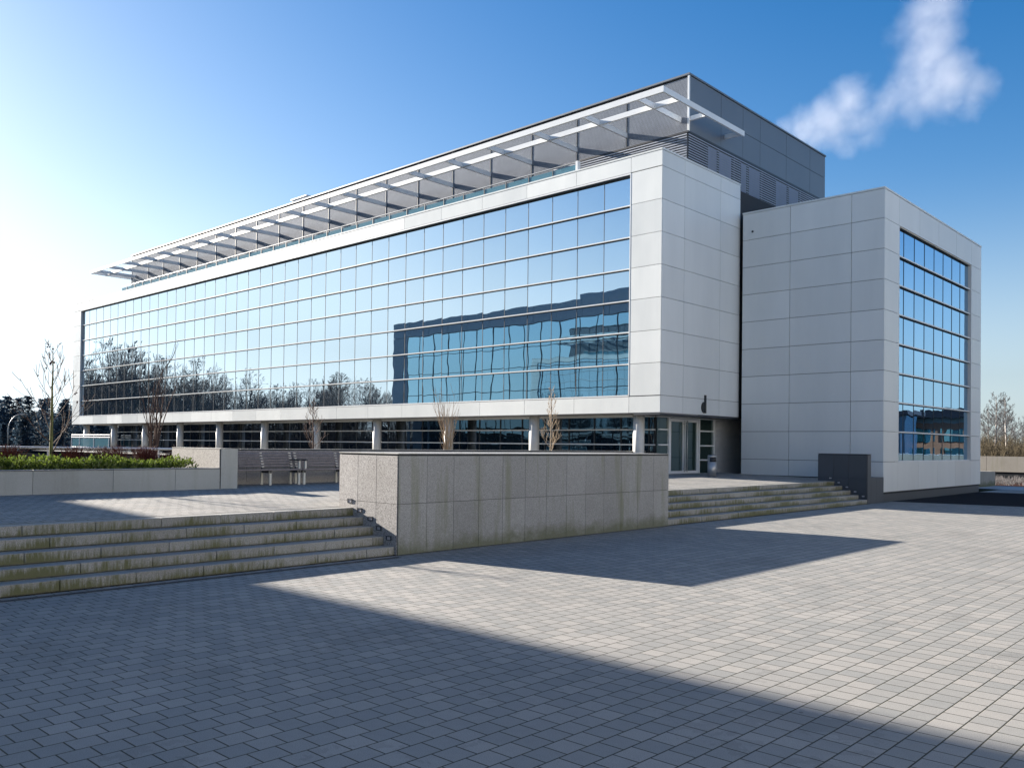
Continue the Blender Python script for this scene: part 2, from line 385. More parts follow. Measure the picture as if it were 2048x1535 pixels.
# ------------------------------------------------------------------ granite walls
def slab_wall(name, label, faces, core, mat, mats=None, cat='wall'):
    """faces: list of (axis, plane, sign, us, zs) clad with slabs 12 mm proud of the core"""
    e = empty(name, (core[0], core[2], core[4]), label, cat)
    MB().box(*core).build('core', MT['joint'], e)
    for fi, (axis, pl, sgn, us, zs) in enumerate(faces):
        b = MB(); g = .004; t = .02
        for i in range(len(us) - 1):
            for j in range(len(zs) - 1):
                a0, a1, c0, c1 = us[i] + g, us[i+1] - g, zs[j] + g, zs[j+1] - g
                if axis == 'x': b.box(pl - sgn * t, pl, a0, a1, c0, c1)
                elif axis == 'y': b.box(a0, a1, pl - sgn * t, pl, c0, c1)
                else: b.box(a0, a1, c0, c1, pl - t, pl)
        b.build('slabs', (mats or [mat] * 9)[fi], e, bevel=.002)
    return e
ys = [10.71 + .729 * i for i in range(14)]; ys[-1] = 20.19
slab_wall('granite_wall', 'long free-standing grey granite wall between the two flights of steps', [
    ('x', -12.955, 1, ys, [0.01, .99, 1.925]),
    ('y', 10.70, -1, [-14.86, -14.23, -13.63, -12.98], [0.01, .99, 1.925]),
    ('y', 20.20, 1, [-14.86, -13.9, -12.98], [0.01, .99, 1.925]),
    ('x', -14.875, -1, ys[::2] + [20.19], [.8, 1.925]),
    ('z', 1.975, 1, [-14.885, -12.95], [10.695] + ys[3::3] + [20.205]),
], (-14.855, -12.975, 10.72, 20.18, -.05, 1.955), MT['gran'], [MT['gran'], MT['gran2'], MT['gran'], MT['gran'], MT['gran']])
# bench wall + return (hides the planting bed behind)
yb = [11.0 + 1.45 * i for i in range(17)]
slab_wall('granite_wall', 'low grey granite wall running behind the wooden benches', [
    ('x', -21.58, 1, yb, [.95, 1.93]),
    ('z', 1.975, 1, [-21.98, -21.565], yb),
], (-21.96, -21.6, 11.0, 34.2 - .05, .7, 1.955), MT['gran2'], [MT['gran2'], MT['gran']])
slab_wall('granite_wall', 'short rough granite return wall behind the green hedge', [
    ('y', 10.95, -1, [-22.9, -21.7, -20.3], [.95, 1.975]),
    ('x', -20.25, 1, [10.96, 11.43], [.93, 1.975]),
    ('z', 1.99, 1, [-22.9, -21.6, -20.24], [10.94, 11.44]),
], (-22.88, -20.27, 10.97, 11.42, .7, 1.97), MT['gran2'], [MT['gran2'], MT['plant'], MT['gran']])
slab_wall('planter', 'low pale granite planter holding the green hedge at the left edge', [
    ('x', -20.25, 1, [-.7, 1.2, 3.0, 4.85, 6.6, 8.3, 9.78, 10.94], [.93, 1.475]),
    ('z', 1.50, 1, [-20.55, -20.235], [-.7, 1.2, 3.0, 4.85, 6.6, 8.3, 9.78, 10.94]),
], (-20.53, -20.27, -.7, 10.94, .7, 1.48), MT['plant'], [MT['plant'], MT['gran']], 'planter')
struct(MB().quad((-25.5, -.7, 1.42), (-20.52, -.7, 1.42), (-20.52, 10.95, 1.42), (-25.5, 10.95, 1.42)).build('planting_soil', MT['earth']))
struct(MB().quad((-27.5, 11.42, 1.6), (-21.95, 11.42, 1.6), (-21.95, 29.0, 1.6), (-27.5, 29.0, 1.6)).build('planting_soil', MT['earth']))
# dark granite block at the right end of the steps
slab_wall('dark_granite_wall', 'dark grey granite end wall of the steps in front of the right wing', [
    ('y', 34.64, -1, [-15.05, -14.4, -13.78, -13.06], [.01, 1.0, 1.93]),
    ('x', -13.03, 1, [34.65, 35.02], [.01, 1.0, 1.93]),
    ('x', -13.035, 1, [35.04, 35.6, 36.4], [.01, 1.02]),
    ('z', 1.975, 1, [-15.06, -13.02], [34.63, 35.04]),
], (-15.03, -13.05, 34.66, 35.02, -.05, 1.955), MT['dgran'])
MB().box(-13.6, -13.05, 35.02, 36.42, -.05, 1.03).build('low_block', MT['dgran'], bpy.data.objects['dark_granite_wall'])

# step lights
MT['lens'] = simple('frosted_lens', (.42, .42, .46), .3)
def step_light(x, y, z, label, group):
    e = empty('step_light', (x, y, z), label, 'wall light', group)
    b = MB(); b.box(x-.075, x+.075, y-.022, y, z+.028, z+.045); b.box(x-.075, x+.075, y-.012, y, z-.045, z-.03)
    b.box(x-.075, x-.055, y-.018, y, z-.03, z+.028); b.box(x+.055, x+.075, y-.018, y, z-.03, z+.028)
    b.build('housing', MT['dark'], e)
    MB().box(x-.053, x+.053, y-.008, y, z-.028, z+.026).build('lens', MT['lens'], e)
ordn = ['topmost', 'second from the top', 'middle', 'second from the bottom', 'lowest']
for i, (x, z) in enumerate(((-14.48, .98), (-14.15, .81), (-13.80, .66), (-13.52, .49), (-13.21, .32))):
    step_light(x, 10.70, z, 'dark recessed step light, %s on the end of the long granite wall' % ordn[i], 'step lights in the granite wall end')
for i, (x, z) in enumerate(((-14.52, .98), (-14.17, .81), (-13.84, .64), (-13.51, .47), (-13.19, .30))):
    step_light(x, 34.64, z, 'small pale step light, %s on the dark granite end wall' % ordn[i], 'step lights in the dark granite wall')

# ------------------------------------------------------------------ main office building
X0, Y0, XL = -19.9, 30.3, -83.2
YB = 52.0
ROWS = [4.31 + (13.84 - 4.31) / 7 * i for i in range(8)]
bl = empty('office_building', (-50, 40, .9), 'long white office building with a mirrored glass front and louvred rooftop storey', 'office building')
core = MB(); core.box(XL + .05, X0 - .05, Y0 + .35, YB, 3.62, 14.3)          # body behind the cladding
core.box(XL + .05, -81.55, Y0 + .05, Y0 + .36, 4.25, 14.3); core.box(-21.45, X0 - .05, Y0 + .05, Y0 + .36, 3.62, 14.3)
core.box(XL + .05, X0 - .05, Y0 + .05, Y0 + .36, 3.62, 4.24); core.box(XL + .05, X0 - .05, Y0 + .05, Y0 + .36, 13.9, 14.3)
core.build('structure_core', MT['joint'], bl)
# cladding panels: south fascias, margins, end face
g = .009
def panels(b, axis, pl, sgn, us, zs, t=.05, g=g):
    for i in range(len(us) - 1):
        for j in range(len(zs) - 1):
            a0, a1, c0, c1 = us[i] + g, us[i+1] - g, zs[j] + g, zs[j+1] - g
            if axis == 'x': b.box(pl - sgn * t, pl, a0, a1, c0, c1)
            else: b.box(a0, a1, pl, pl - sgn * t, c0, c1)
b = MB()
fx = [-21.46 - 3.0 * i for i in range(21)]
fx = sorted([X0 + .012] + fx + [XL])
panels(b, 'y', Y0, -1, fx, [13.86, 14.52])
panels(b, 'y', Y0, -1, fx, [3.59, 4.29])
panels(b, 'y', Y0, -1, [-21.46, X0 + .012], ROWS)
panels(b, 'y', Y0, -1, [XL, -81.54], ROWS)
b.build('front_cladding', MT['clad'], bl)
b = MB()
panels(b, 'x', X0, 1, [Y0 + .055, 32.07, 35.13, 36.96], [3.59] + ROWS[:-1] + [13.85, 14.52])
b.build('end_cladding', MT['clad'], bl)
b = MB()
b.box(XL - .01, X0 + .02, Y0 - .015, Y0 + .45, 14.53, 14.60); b.box(X0 - .43, X0 + .021, Y0 + .452, 36.97, 14.53, 14.601)
b.box(XL + .1, X0 - .44, Y0 + .46, YB - .1, 14.2, 14.3)
b.build('parapet_coping', MT['clad'], bl)
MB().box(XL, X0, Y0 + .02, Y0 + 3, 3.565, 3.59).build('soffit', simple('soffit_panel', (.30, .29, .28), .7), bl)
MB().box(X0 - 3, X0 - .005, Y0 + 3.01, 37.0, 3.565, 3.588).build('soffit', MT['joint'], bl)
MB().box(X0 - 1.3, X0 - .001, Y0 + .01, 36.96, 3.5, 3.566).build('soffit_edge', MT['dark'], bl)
MB().box(X0 - .4, X0 - .055, 37.0, YB - .1, 3.62, 14.28).build('recess_panel', simple('blue_recess_panel', (.06, .10, .18), .4), bl)
# glass curtain wall
cw = MB().quad((-81.5, Y0 + .18, ROWS[0]), (-21.5, Y0 + .18, ROWS[0]), (-21.5, Y0 + .18, ROWS[-1]), (-81.5, Y0 + .18, ROWS[-1])).build('curtain_wall', MT['glass_up'], bl)
for i in range(41):
    x = -21.5 - 1.5 * i
    MB().box(x - .009, x + .009, Y0 + .165, Y0 + .185, ROWS[0] + .05, ROWS[-1] - .11).build('vertical_joint', MT['seam'], cw)
for j in range(8):
    z = ROWS[j]; b = MB()
    if 0 < j < 7:
        b.box(-81.5, -21.5, Y0 + .07, Y0 + .19, z - .016, z + .030)
        MB().box(-81.5, -21.5, Y0 + .075, Y0 + .188, z - .034, z - .017).build('under_shade', MT['gap'], cw)  # dark strip stands in for the shade under each transom
    elif j == 0: b.box(-81.5, -21.5, Y0 - .01, Y0 + .19, z - .012, z + .045)
    else: b.box(-81.5, -21.5, Y0 + .0, Y0 + .19, z - .05, z + .012); MB().box(-81.5, -21.5, Y0 + .03, Y0 + .188, z - .10, z - .051).build('under_shade', MT['gap'], cw)  # black strip paints the shade at the glass head
    b.build('transom', MT['frame'], cw)
for x in (-21.5, -81.545): MB().box(x, x + .045, Y0 - .008, Y0 + .19, ROWS[0], ROWS[-1]).build('jamb', MT['frame'], cw)
# ground floor: glazing, columns, header
YG = 31.77; GX = -21.05; GL = -76.6
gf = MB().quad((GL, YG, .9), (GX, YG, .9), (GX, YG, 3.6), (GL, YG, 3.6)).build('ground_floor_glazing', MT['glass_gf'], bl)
for z in (2.25, 2.91, 1.58): MB().box(GL, GX, YG - .07, YG + .01, z - .028, z + .028).build('transom', MT['frame'], gf)
MB().box(GL, GX, YG - .07, YG + .01, 3.46, 3.565).build('transom', MT['frame'], gf)
for i in range(38):
    x = GX - .36 - 1.5 * i
    if x > GL: MB().box(x - .03, x + .03, YG - .03, YG + .01, 1.3, 3.46).build('mullion', MT['gap'], gf)
MB().box(GX - .10, GX + .02, YG - .05, YG + .08, .9, 3.5).build('mullion', MT['gap'], gf)
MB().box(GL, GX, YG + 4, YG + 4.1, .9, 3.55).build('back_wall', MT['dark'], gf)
for k in range(11):
    x = -21.37 - 6.003 * k
    MB().tube([(x, 30.92, .9), (x, 30.92, 3.57)], .245, 28).build('column', MT['column'], bl, True)
# end wall of the ground floor: sidelights, double door, corrugated screen
XD = -20.95
df = MB().quad((XD - .03, 31.72, .95), (XD - .03, 36.6, .95), (XD - .03, 36.6, 3.5), (XD - .03, 31.72, 3.5)).build('entrance_glazing', MT['glass_dr'], bl)
b = MB()
b.box(XD - .06, XD + .03, 31.70, 36.62, 3.46, 3.56)
for y, wd in ((32.62, .10), (35.14, .10), (36.52, .10)): b.box(XD - .06, XD + .05, y - wd / 2, y + wd / 2, .93, 3.46)
b.build('frame', MT['frame'], df)
b = MB()
for z in (2.26, 2.93, 1.58): b.box(XD - .05, XD + .035, 31.82, 32.57, z - .03, z + .03)
b.build('transom', MT['frame'], df)
b = MB()
for z in (2.24, 2.92, 1.58): b.box(XD - .05, XD + .035, 35.19, 36.47, z - .03, z + .03)
b.build('transom', MT['frame'], df)
for y0, y1, hy in ((32.69, 33.87, 33.77), (33.89, 35.07, 34.0)):
    b = MB(); b.box(XD - .04, XD + .02, y0, y0 + .10, .96, 3.44); b.box(XD - .04, XD + .02, y1 - .10, y1, .96, 3.44)
    b.box(XD - .04, XD + .02, y0 + .10, y1 - .10, 3.3, 3.44); b.box(XD - .04, XD + .02, y0 + .10, y1 - .10, .96, 1.10)
    dl = b.build('door', MT['frame'], bl)
    h = MB(); h.tube([(XD + .10, hy, 1.05), (XD + .10, hy, 3.35)], .022, 10); h.tube([(XD + .02, hy, 1.2), (XD + .10, hy, 1.2)], .012, 6); h.tube([(XD + .02, hy, 3.2), (XD + .10, hy, 3.2)], .012, 6)
    h.build('handle', MT['steel'], dl, True)
b = MB(); z = .9
while z < 3.56:
    b.quad((XD + .0, 36.62, z), (XD + .0, 39.4, z), (XD + .045, 39.4, z + .03), (XD + .045, 36.62, z + .03))
    b.quad((XD + .045, 36.62, z + .03), (XD + .045, 39.4, z + .03), (XD + .0, 39.4, z + .06), (XD + .0, 36.62, z + .06)); z += .06
b.build('corrugated_screen', simple('ribbed_aluminium', (.62, .64, .66), .4, .2), bl)
MB().box(XD - .3, XD - .04, 36.6, 39.4, .9, 3.56).build('screen_backing', MT['dark'], bl)
# sign: the letter d on the end cladding above the door
b = MB(); n0 = 14; cy_, cz_, rr = 33.79, 3.99 - .06, .25
xs0, xs1 = X0 + .012, X0 + .045
pts = [(cy_ - rr * math.sin(math.pi * t / n0) * .92, cz_ + rr * math.cos(math.pi * t / n0)) for t in range(n0 + 1)]
n = len(b.v)
for xx in (xs0, xs1): b.v += [(xx, p[0], p[1]) for p in pts]
L = len(pts); b.f.append(tuple(range(n + L, n + 2 * L))); b.f.append(tuple(reversed(range(n, n + L))))
for i in range(L): b.f.append((n + i, n + (i + 1) % L, n + L + (i + 1) % L, n + L + i))
b.box(xs0, xs1, cy_ + .02, cy_ + .16, cz_ - rr, cz_ + rr + .30)
MT['signb'] = simple('black_sign_metal', (.01, .012, .013), .35)
tag(b.build('letter_sign', MT['signb']), 'black letter d fixed to the white end wall above the door', 'sign')

# ------------------------------------------------------------------ rooftop storey
XP, YP, XPL, YPB = -20.46, 33.25, -77.96, 47.78
PT = [-20.46, -23.83, -26.83] + [-26.83 - 2.994 * i for i in range(1, 16)] + [-74.62, -77.96]
PT = sorted(set([round(v, 3) for v in PT]), reverse=True)
rs = empty('rooftop', (0, 0, 0), None, None); bpy.data.objects.remove(rs)
MB().box(XPL + .1, XP - .1, YP + .1, YPB - .1, 14.3, 18.7).build('rooftop_core', MT['joint'], bl)
# fine horizontal louvres, one panel per bay
for i in range(len(PT) - 1):
    xa, xb = PT[i + 1] + .035, PT[i] - .035
    b = MB(); z = 14.3; st = .052
    while z < 18.62:
        b.quad((xa, YP + .04, z + .038), (xb, YP + .04, z + .038), (xb, YP, z + .03), (xa, YP, z + .03))
        b.quad((xa, YP, z + .03), (xb, YP, z + .03), (xb, YP + .006, z), (xa, YP + .006, z)); z += st
    b.build('louvre_panel', MT['louvre'], bl)
for x in PT[1:]: MB().box(x - .02, x + .02, YP - .02, YP + .08, 14.3, 18.7).build('louvre_post', MT['dark'], bl)
MB().box(XP - .055, XP + .02, YP - .035, YP + .05, 16.2, 18.72).build('corner_post', MT['frame'], bl)
b = MB(); b.box(XPL - .04, XP + .05, YP - .06, YP + .25, 18.74, 18.82); b.box(XP - .25, XP + .05, YP + .26, YPB + .03, 18.74, 18.82)
b.build('roof_coping', MT['greyp'], bl)
MB().box(XPL, XP - .1, YP + .2, YPB, 18.62, 18.73).build('roof', MT['greyp'], bl)
b = MB()
panels(b, 'x', XP, 1, [YP + .06, 36.08, 38.19], [16.22, 18.73], .06, .012)
panels(b, 'x', XP, 1, [38.19, 39.96, 42.88, 45.78, 47.78], [16.22, 17.52, 18.73], .06, .012)
b.build('end_panel', MT['greyp'], bl)
MB().box(XPL - .0, XP - .03, YPB - .12, YPB - .02, 14.3, 18.7).build('end_panel', MT['greyp'], bl)
MB().box(XPL - .03, XPL + .05, YP, YPB - .2, 14.3, 18.7).build('end_panel', MT['greyp'], bl)
# coarse louvre skirt
XS, YS = XP + .015, YP - .12
b = MB(); z = 14.3
while z < 16.1:
    for (p0, p1, n_) in (((-28.3, YS), (XS, YS), (0, -1)), ((XS, YS), (XS, YPB - .3), (1, 0))):
        dx, dy = n_[0] * .05, n_[1] * .05
        b.quad((p0[0], p0[1], z + .075), (p1[0], p1[1], z + .075), (p1[0] + dx, p1[1] + dy, z + .05), (p0[0] + dx, p0[1] + dy, z + .05))
        b.quad((p0[0] + dx, p0[1] + dy, z + .05), (p1[0] + dx, p1[1] + dy, z + .05), (p1[0] + dx, p1[1] + dy, z), (p0[0] + dx, p0[1] + dy, z))
    z += .115
b.build('coarse_louvres', MT['louvre'], bl)
MB().box(-28.35, XS + .06, YS - .06, YS + .1, 16.11, 16.2).box(XS - .06, XS + .06, YS + .11, YPB - .25, 16.11, 16.2).build('louvre_head', MT['dark'], bl)
for y in (34.9, 35.9, 37.4, 38.0, 38.8, 40.2, 41.7, 43.2, 44.6): MB().box(XS - .04, XS + .005, y - .12, y, 14.3, 16.1).build('louvre_post', MT['dark'], bl)
for x in (-24.9, -22.6, -21.0): MB().box(x - .1, x, YS - .005, YS + .04, 14.3, 16.1).build('louvre_post', MT['dark'], bl)
MT['lilac'] = simple('pale_plant_room_panel', (.30, .33, .46), .5)
for i, y in enumerate((35.0, 36.0, 38.1, 38.9, 41.8, 43.3)):
    MB().box(XP - .12, XP - .075, y, y + (.85, 1.2, .6, 1.2, 1.3, 1.2)[i], 14.4, 16.05).build('plant_room_panel', MT['lilac'], bl)
# balcony rail behind the parapet
rl = MB(); rl.tube([(-73.6, 30.6, 15.08), (-24.62, 30.6, 15.08)], .032, 8)
rl = rl.build('balcony_rail', MT['steel'], bl)
x = -24.62
while x > -73.7: MB().box(x - .02, x + .02, 30.58, 30.62, 14.6, 15.06).build('rail_post', MT['dark'], rl); x -= 1.5
MB().box(-24.68, -24.56, 30.5, 30.7, 14.6, 15.1).build('end_post', MT['frame'], rl)
mg, nt_, p_ = newmat('rail_glass'); p_.inputs['Base Color'].default_value = (.10, .22, .28, 1); p_.inputs['Roughness'].default_value = .08; p_.inputs['Alpha'].default_value = .75
MT['railglass'] = mg
MB().box(-73.6, -24.7, 30.605, 30.615, 14.62, 14.97).build('glass_panel', mg, rl)
# canopy (brise-soleil) of white aluminium beams
cp = MB(); ZC0, ZC1 = 16.68, 16.93; YC = 29.85; XC = -19.55; XCL = -78.37
cp.box(XCL, XC, YC - .04, YC + .05, ZC0, ZC1)
cp = cp.build('canopy', MT['frame'], bl)
MB().box(XC - .09, XC, YC + .06, 36.65, ZC0 + .002, ZC1 - .002).build('end_beam', MT['frame'], cp)
MB().box(XCL, XCL + .09, YC + .06, 33.9, ZC0 + .002, ZC1 - .002).build('end_beam', MT['frame'], cp)
MB().box(XCL + .1, XC - .1, 31.08, 31.2, ZC0 + .01, ZC1 - .015).build('middle_beam', MT['frame'], cp)
for x in [-20.89] + PT[1:-1] + [-77.2]:
    b = MB(); b.box(x - .045, x + .045, YC + .055, 31.078, ZC0 + .004, ZC1 - .006); b.box(x - .045, x + .045, 31.202, YP - .01, ZC0 + .004, ZC1 - .006)
    b.build('cross_beam', MT['frame'], cp)
for y in (33.38, 36.45): MB().box(XP + .01, XC - .095, y - .06, y + .06, ZC0 + .03, ZC1 - .03).build('cross_beam', MT['frame'], cp)
b = MB(); b.box(-59.6, -57.6, 38.0, 40.5, 18.7, 21.35); b.box(-59.7, -57.5, 37.9, 40.6, 21.36, 21.45); b.box(-59.3, -57.9, 37.97, 38.0, 19.2, 21.0)
tag(b.build('roof_unit', simple('white_roof_unit', (.78, .78, .78), .5)), 'white box-shaped air handling unit standing on the roof', 'roof unit')

# ------------------------------------------------------------------ right wing
XW, YW, YW1, XWL = -13.2, 36.8, 50.95, -19.68
wg = empty('office_wing', (-16, 44, 0), 'white panelled block at the right with one large blue window on its front', 'office building')
WZ = [.38 + 1.2725 * i for i in range(10)] + [13.06]
MB().box(XWL, XW - .05, YW + .05, 38.3, .3, 12.95).box(XWL, XW - .05, 49.2, YW1 - .02, .3, 12.95).box(XWL, XW - .05, 38.3, 49.2, .3, 1.6).box(XWL, XW - .05, 38.3, 49.2, 11.9, 12.95).box(XWL, XW - .4, 38.3, 49.2, 1.6, 11.9).build('structure_core', MT['joint'], wg)
b = MB(); panels(b, 'y', YW, -1, [XWL, -17.34, -14.58, XW + .01], [.93] + WZ[1:], .05, .010); b.build('side_cladding', MT['clad'], wg)
MB().box(-14.9, XW - .0, YW, YW + .05, .40, .92).build('side_cladding', MT['clad'], wg)
b = MB(); WY = [YW + .055, 38.53, 41.17, 43.85, 46.6, 49.2, YW1]
panels(b, 'x', XW, 1, WY, [WZ[0], WZ[1]], .05, .009); panels(b, 'x', XW, 1, WY, [WZ[9], WZ[10]], .05, .009)
panels(b, 'x', XW, 1, [YW + .055, 38.53], WZ[1:10], .05, .009); panels(b, 'x', XW, 1, [49.2, YW1], WZ[1:10], .05, .009)
b.build('front_cladding', MT['clad'], wg)
MB().box(XWL - .01, XW + .02, YW - .015, YW1 + .01, 13.07, 13.14).build('parapet_coping', MT['clad'], wg)
MB().box(XWL + .2, XW - .06, YW + .06, YW1 - .04, -.1, .37).build('plinth', MT['dgran'], wg)
ww = MB().quad((XW - .16, 38.55, WZ[1]), (XW - .16, 49.2, WZ[1]), (XW - .16, 49.2, WZ[9]), (XW - .16, 38.55, WZ[9])).build('window', MT['glass_wing'], wg)
for y in (39.56, 40.93, 42.3, 43.68, 45.04, 46.41, 47.76): MB().box(XW - .165, XW - .145, y - .011, y + .011, WZ[1], WZ[9]).build('vertical_joint', MT['gap'], ww)
for j in range(1, 10):
    z = WZ[j]; b = MB()
    b.box(XW - .17, XW - .055, 38.55, 49.2, z - .02, z + .035); MB().box(XW - .17, XW - .06, 38.575, 49.145, z - .042, z - .021).build('under_shade', MT['gap'], ww)  # dark strip draws the shade below each wing transom
    b.build('transom', MT['frame'], ww)
for y in (38.53, 49.155): MB().box(XW - .17, XW + .006, y, y + .04, WZ[1], WZ[9]).build('jamb', MT['frame'], ww)
tag(MB().tube([(XWL + .5, YW - .03, 12.2), (XWL + .5, YW + .02, 12.2)], .05, 10).build('wall_sensor', MT['dark']), 'small black round sensor high on the grey side of the right wing', 'sensor')

# ------------------------------------------------------------------ litter bin
tx, ty = -18.72, 32.5; tz = terr_z(tx)
e = empty('litter_bin', (tx, ty, tz), 'round steel litter bin with a black slot beside the entrance door', 'bin')
MB().tube([(tx, ty, tz), (tx, ty, tz + .62)], .185, 24).build('body', MT['steel'], e, True)
b = MB()
for k in range(24):
    t0, t1 = 2 * math.pi * k / 24, 2 * math.pi * (k + 1) / 24
    if not (-1.35 < ((t0 + .45 + math.pi) % (2 * math.pi) - math.pi) < .45):
        b.quad((tx + .185 * math.cos(t0), ty + .185 * math.sin(t0), tz + .62), (tx + .185 * math.cos(t1), ty + .185 * math.sin(t1), tz + .62),
               (tx + .185 * math.cos(t1), ty + .185 * math.sin(t1), tz + .80), (tx + .185 * math.cos(t0), ty + .185 * math.sin(t0), tz + .80))
b.build('hood', MT['steel'], e)
MB().tube([(tx, ty, tz + .60), (tx, ty, tz + .79)], .16, 20).build('slot', MT['gap'], e, True)
MB().tube([(tx, ty, tz + .80), (tx, ty, tz + .87), (tx, ty, tz + .90)], [.185, .185, .17], 24).build('lid', MT['steel'], e, True)
MB().tube([(tx, ty, tz + .90), (tx, ty, tz + .92)], .17, 24).build('ash_tray', MT['dark'], e, True)

# ------------------------------------------------------------------ benches
def bench(y0, y1, sup, label, arm):
    zt = terr_z(-21.2)
    e = empty('bench', (-21.2, (y0 + y1) / 2, zt), label, 'bench', 'slatted wooden benches')
    for k in range(6):
        z = zt + .50 + .075 * k; x = -21.26 - .025 * k
        MB().box(x - .022, x + .003, y0, y1, z, z + .046).build('back_slat', MT['wood'], e)
    for k in range(5):
        x = -20.80 - .088 * k
        MB().box(x - .074, x, y0, y1, zt + .405 - .006 * k, zt + .44 - .006 * k).build('seat_slat', MT['wood'], e)
    for s in sup:
        b = MB(); b.box(-21.33, -21.28, s - .03, s + .03, zt, zt + .42); b.build('leg', MT['cream'], e)
        b = MB(); b.box(-20.90, -20.85, s - .03, s + .03, zt, zt + .40); b.build('leg', MT['cream'], e)
        b = MB(); b.box(-21.28, -20.82, s - .025, s + .025, zt + .33, zt + .40)
        b.tube([(-21.30, s, zt + .42), (-21.42, s, zt + .92)], .018, 6); b.build('bracket', MT['dark'], e)
        for k in range(6):
            z = zt + .505 + .075 * k; x = -21.26 - .025 * k
            b = MB(); b.box(x + .003, x + .012, s - .04, s + .04, z - .02, z + .004); b.build('clip', MT['cream'], e)
    if arm:
        s = arm
        MB().box(-20.88, -20.84, s - .025, s + .025, zt + .445, zt + .66).build('arm_post', MT['cream'], e)
        MB().box(-21.28, -20.80, s - .03, s + .03, zt + .665, zt + .70).build('armrest', MT['dark'], e)
    return e
bench(11.5, 13.72, (12.75, 13.66), 'slatted wooden bench nearest the planter, left of the other bench', 13.66)
bench(13.76, 16.2, (13.83, 15.22), 'slatted wooden bench half hidden behind the long granite wall', 13.86)

# ------------------------------------------------------------------ railings and glass screen at the left
MT['whiterail'] = simple('white_painted_rail', (.80, .79, .80), .35)
e = empty('railing', (-27, 6, 1), 'white tubular railing behind the red shrubs at the left', 'railing')
p0, p1 = Vector((-29.5, 5.4, 1.93)), Vector((-23.2, 12.6, 1.93))
d = p1 - p0
MB().tube([p0, p1], .035, 8).build('handrail', MT['whiterail'], e, True)
MB().tube([p0 - Vector((0, 0, .36)), p1 - Vector((0, 0, .36))], .016, 6).build('lower_rail', MT['whiterail'], e, True)
for i in range(7):
    q = p0 + d * (i / 6.3 + .02); MB().tube([(q.x, q.y, 1.0), (q.x, q.y, 1.92)], .018, 6).build('post', MT['whiterail'], e)
e = empty('glass_balustrade', (-80, 29.6, .9), 'glass balustrade with a bright white top rail beside the far columns', 'balustrade')
BX0, BX1 = -81.25, -73.0
for z in (2.42, 2.62): MB().tube([(BX0, 29.6, z), (BX1, 29.6, z)], .045, 6).build('top_rail', MT['whiterail'], e)
MB().tube([(BX0, 29.6, 1.55), (BX1, 29.6, 1.55)], .045, 6).build('bottom_rail', MT['whiterail'], e)
for t in (0, .22, .6, .98): MB().tube([(BX0 + 8.2 * t, 29.6, .9), (BX0 + 8.2 * t, 29.6, 2.6)], .035, 6).build('post', MT['whiterail'], e)
MB().quad((BX0, 29.6, 1.6), (BX1, 29.6, 1.6), (BX1, 29.6, 2.38), (BX0, 29.6, 2.38)).build('glass_pane', MT['railglass'], e)

# ------------------------------------------------------------------ bare trees
def branch_tree(seed, h, trunk_r, spread=.55, fast=False, levels=3, clear=.15, n1=18, up=.5, crook=.10, minr=.004, sides=4, lean=0, dens=1.0):
    """returns MB of trunk, MB of limbs+twigs; grown at the origin"""
    rn = random.Random(seed); tr = MB(); br = MB()
    pts = []; P = Vector((0, 0, 0)); n = 12
    for i in range(n + 1):
        pts.append(P.copy()); P = P + Vector((rn.uniform(-1, 1) * crook * .35 + lean, rn.uniform(-1, 1) * crook * .35, 1)) * (h / n)
    rr = [max(minr, trunk_r * (1 - (i / n)) ** .9 + minr) for i in range(n + 1)]
    tr.tube(pts, rr, 7)
    def grow(p, d, L, r, lvl):
        k = 5 if lvl == 1 else 4; ps = [p.copy()]; q = p.copy(); dd = d.copy()
        for i in range(k):
            dd = (dd + Vector((rn.uniform(-1, 1), rn.uniform(-1, 1), rn.uniform(-.5, 1))) * crook * 1.5 + Vector((0, 0, up * .16))).normalized()
            q = q + dd * (L / k); ps.append(q.copy())
        br.tube(ps, [max(minr * .8, r * (1 - i / (k + .6))) for i in range(k + 1)], sides if lvl < 3 else 3, cap=False)
        if lvl < levels:
            m = int((6 if lvl == 1 else 4) * dens)
            for j in range(m):
                t = rn.uniform(.2, 1); i0 = min(k - 1, int(t * k)); s = ps[i0].lerp(ps[i0 + 1], t * k - i0)
                a = rn.uniform(0, 2 * math.pi); o = dd.orthogonal().normalized(); o = Matrix.Rotation(a, 3, dd) @ o
                nd = (dd * .8 + o * rn.uniform(.4, .9) + Vector((0, 0, up * .2))).normalized()
                grow(s, nd, L * rn.uniform(.32, .55) * (1.1 - t * .4), r * .5, lvl + 1)
    for j in range(n1):
        t = clear + (1 - clear) * (j + rn.random()) / n1 * .97
        i0 = min(n - 1, int(t * n)); s = pts[i0].lerp(pts[i0 + 1], t * n - i0)
        a = j * 2.4 + rn.uniform(-.5, .5)
        el = rn.uniform(.25, .6) + up * t
        dv = Vector((math.cos(a), math.sin(a), el)).normalized()
        if fast: dv = Vector((math.cos(a) * .28, math.sin(a) * .28, 1)).normalized()
        L = h * spread * (1.02 - t) ** .65 * rn.uniform(.7, 1.05)
        grow(s, dv, max(L, h * .08), trunk_r * .38 * (1.1 - t), 1)
    return tr, br
def plant(name, mbs, loc, label, cat, group, mats, parts=('trunk', 'branches')):
    e = empty(name, loc, label, cat, group); L = Vector(loc)
    for mb, mt, nm in zip(mbs, mats, parts):
        mb.v = [tuple(Vector(v) + L) for v in mb.v]
        o = mb.build(nm, mt, e, True)
    return e
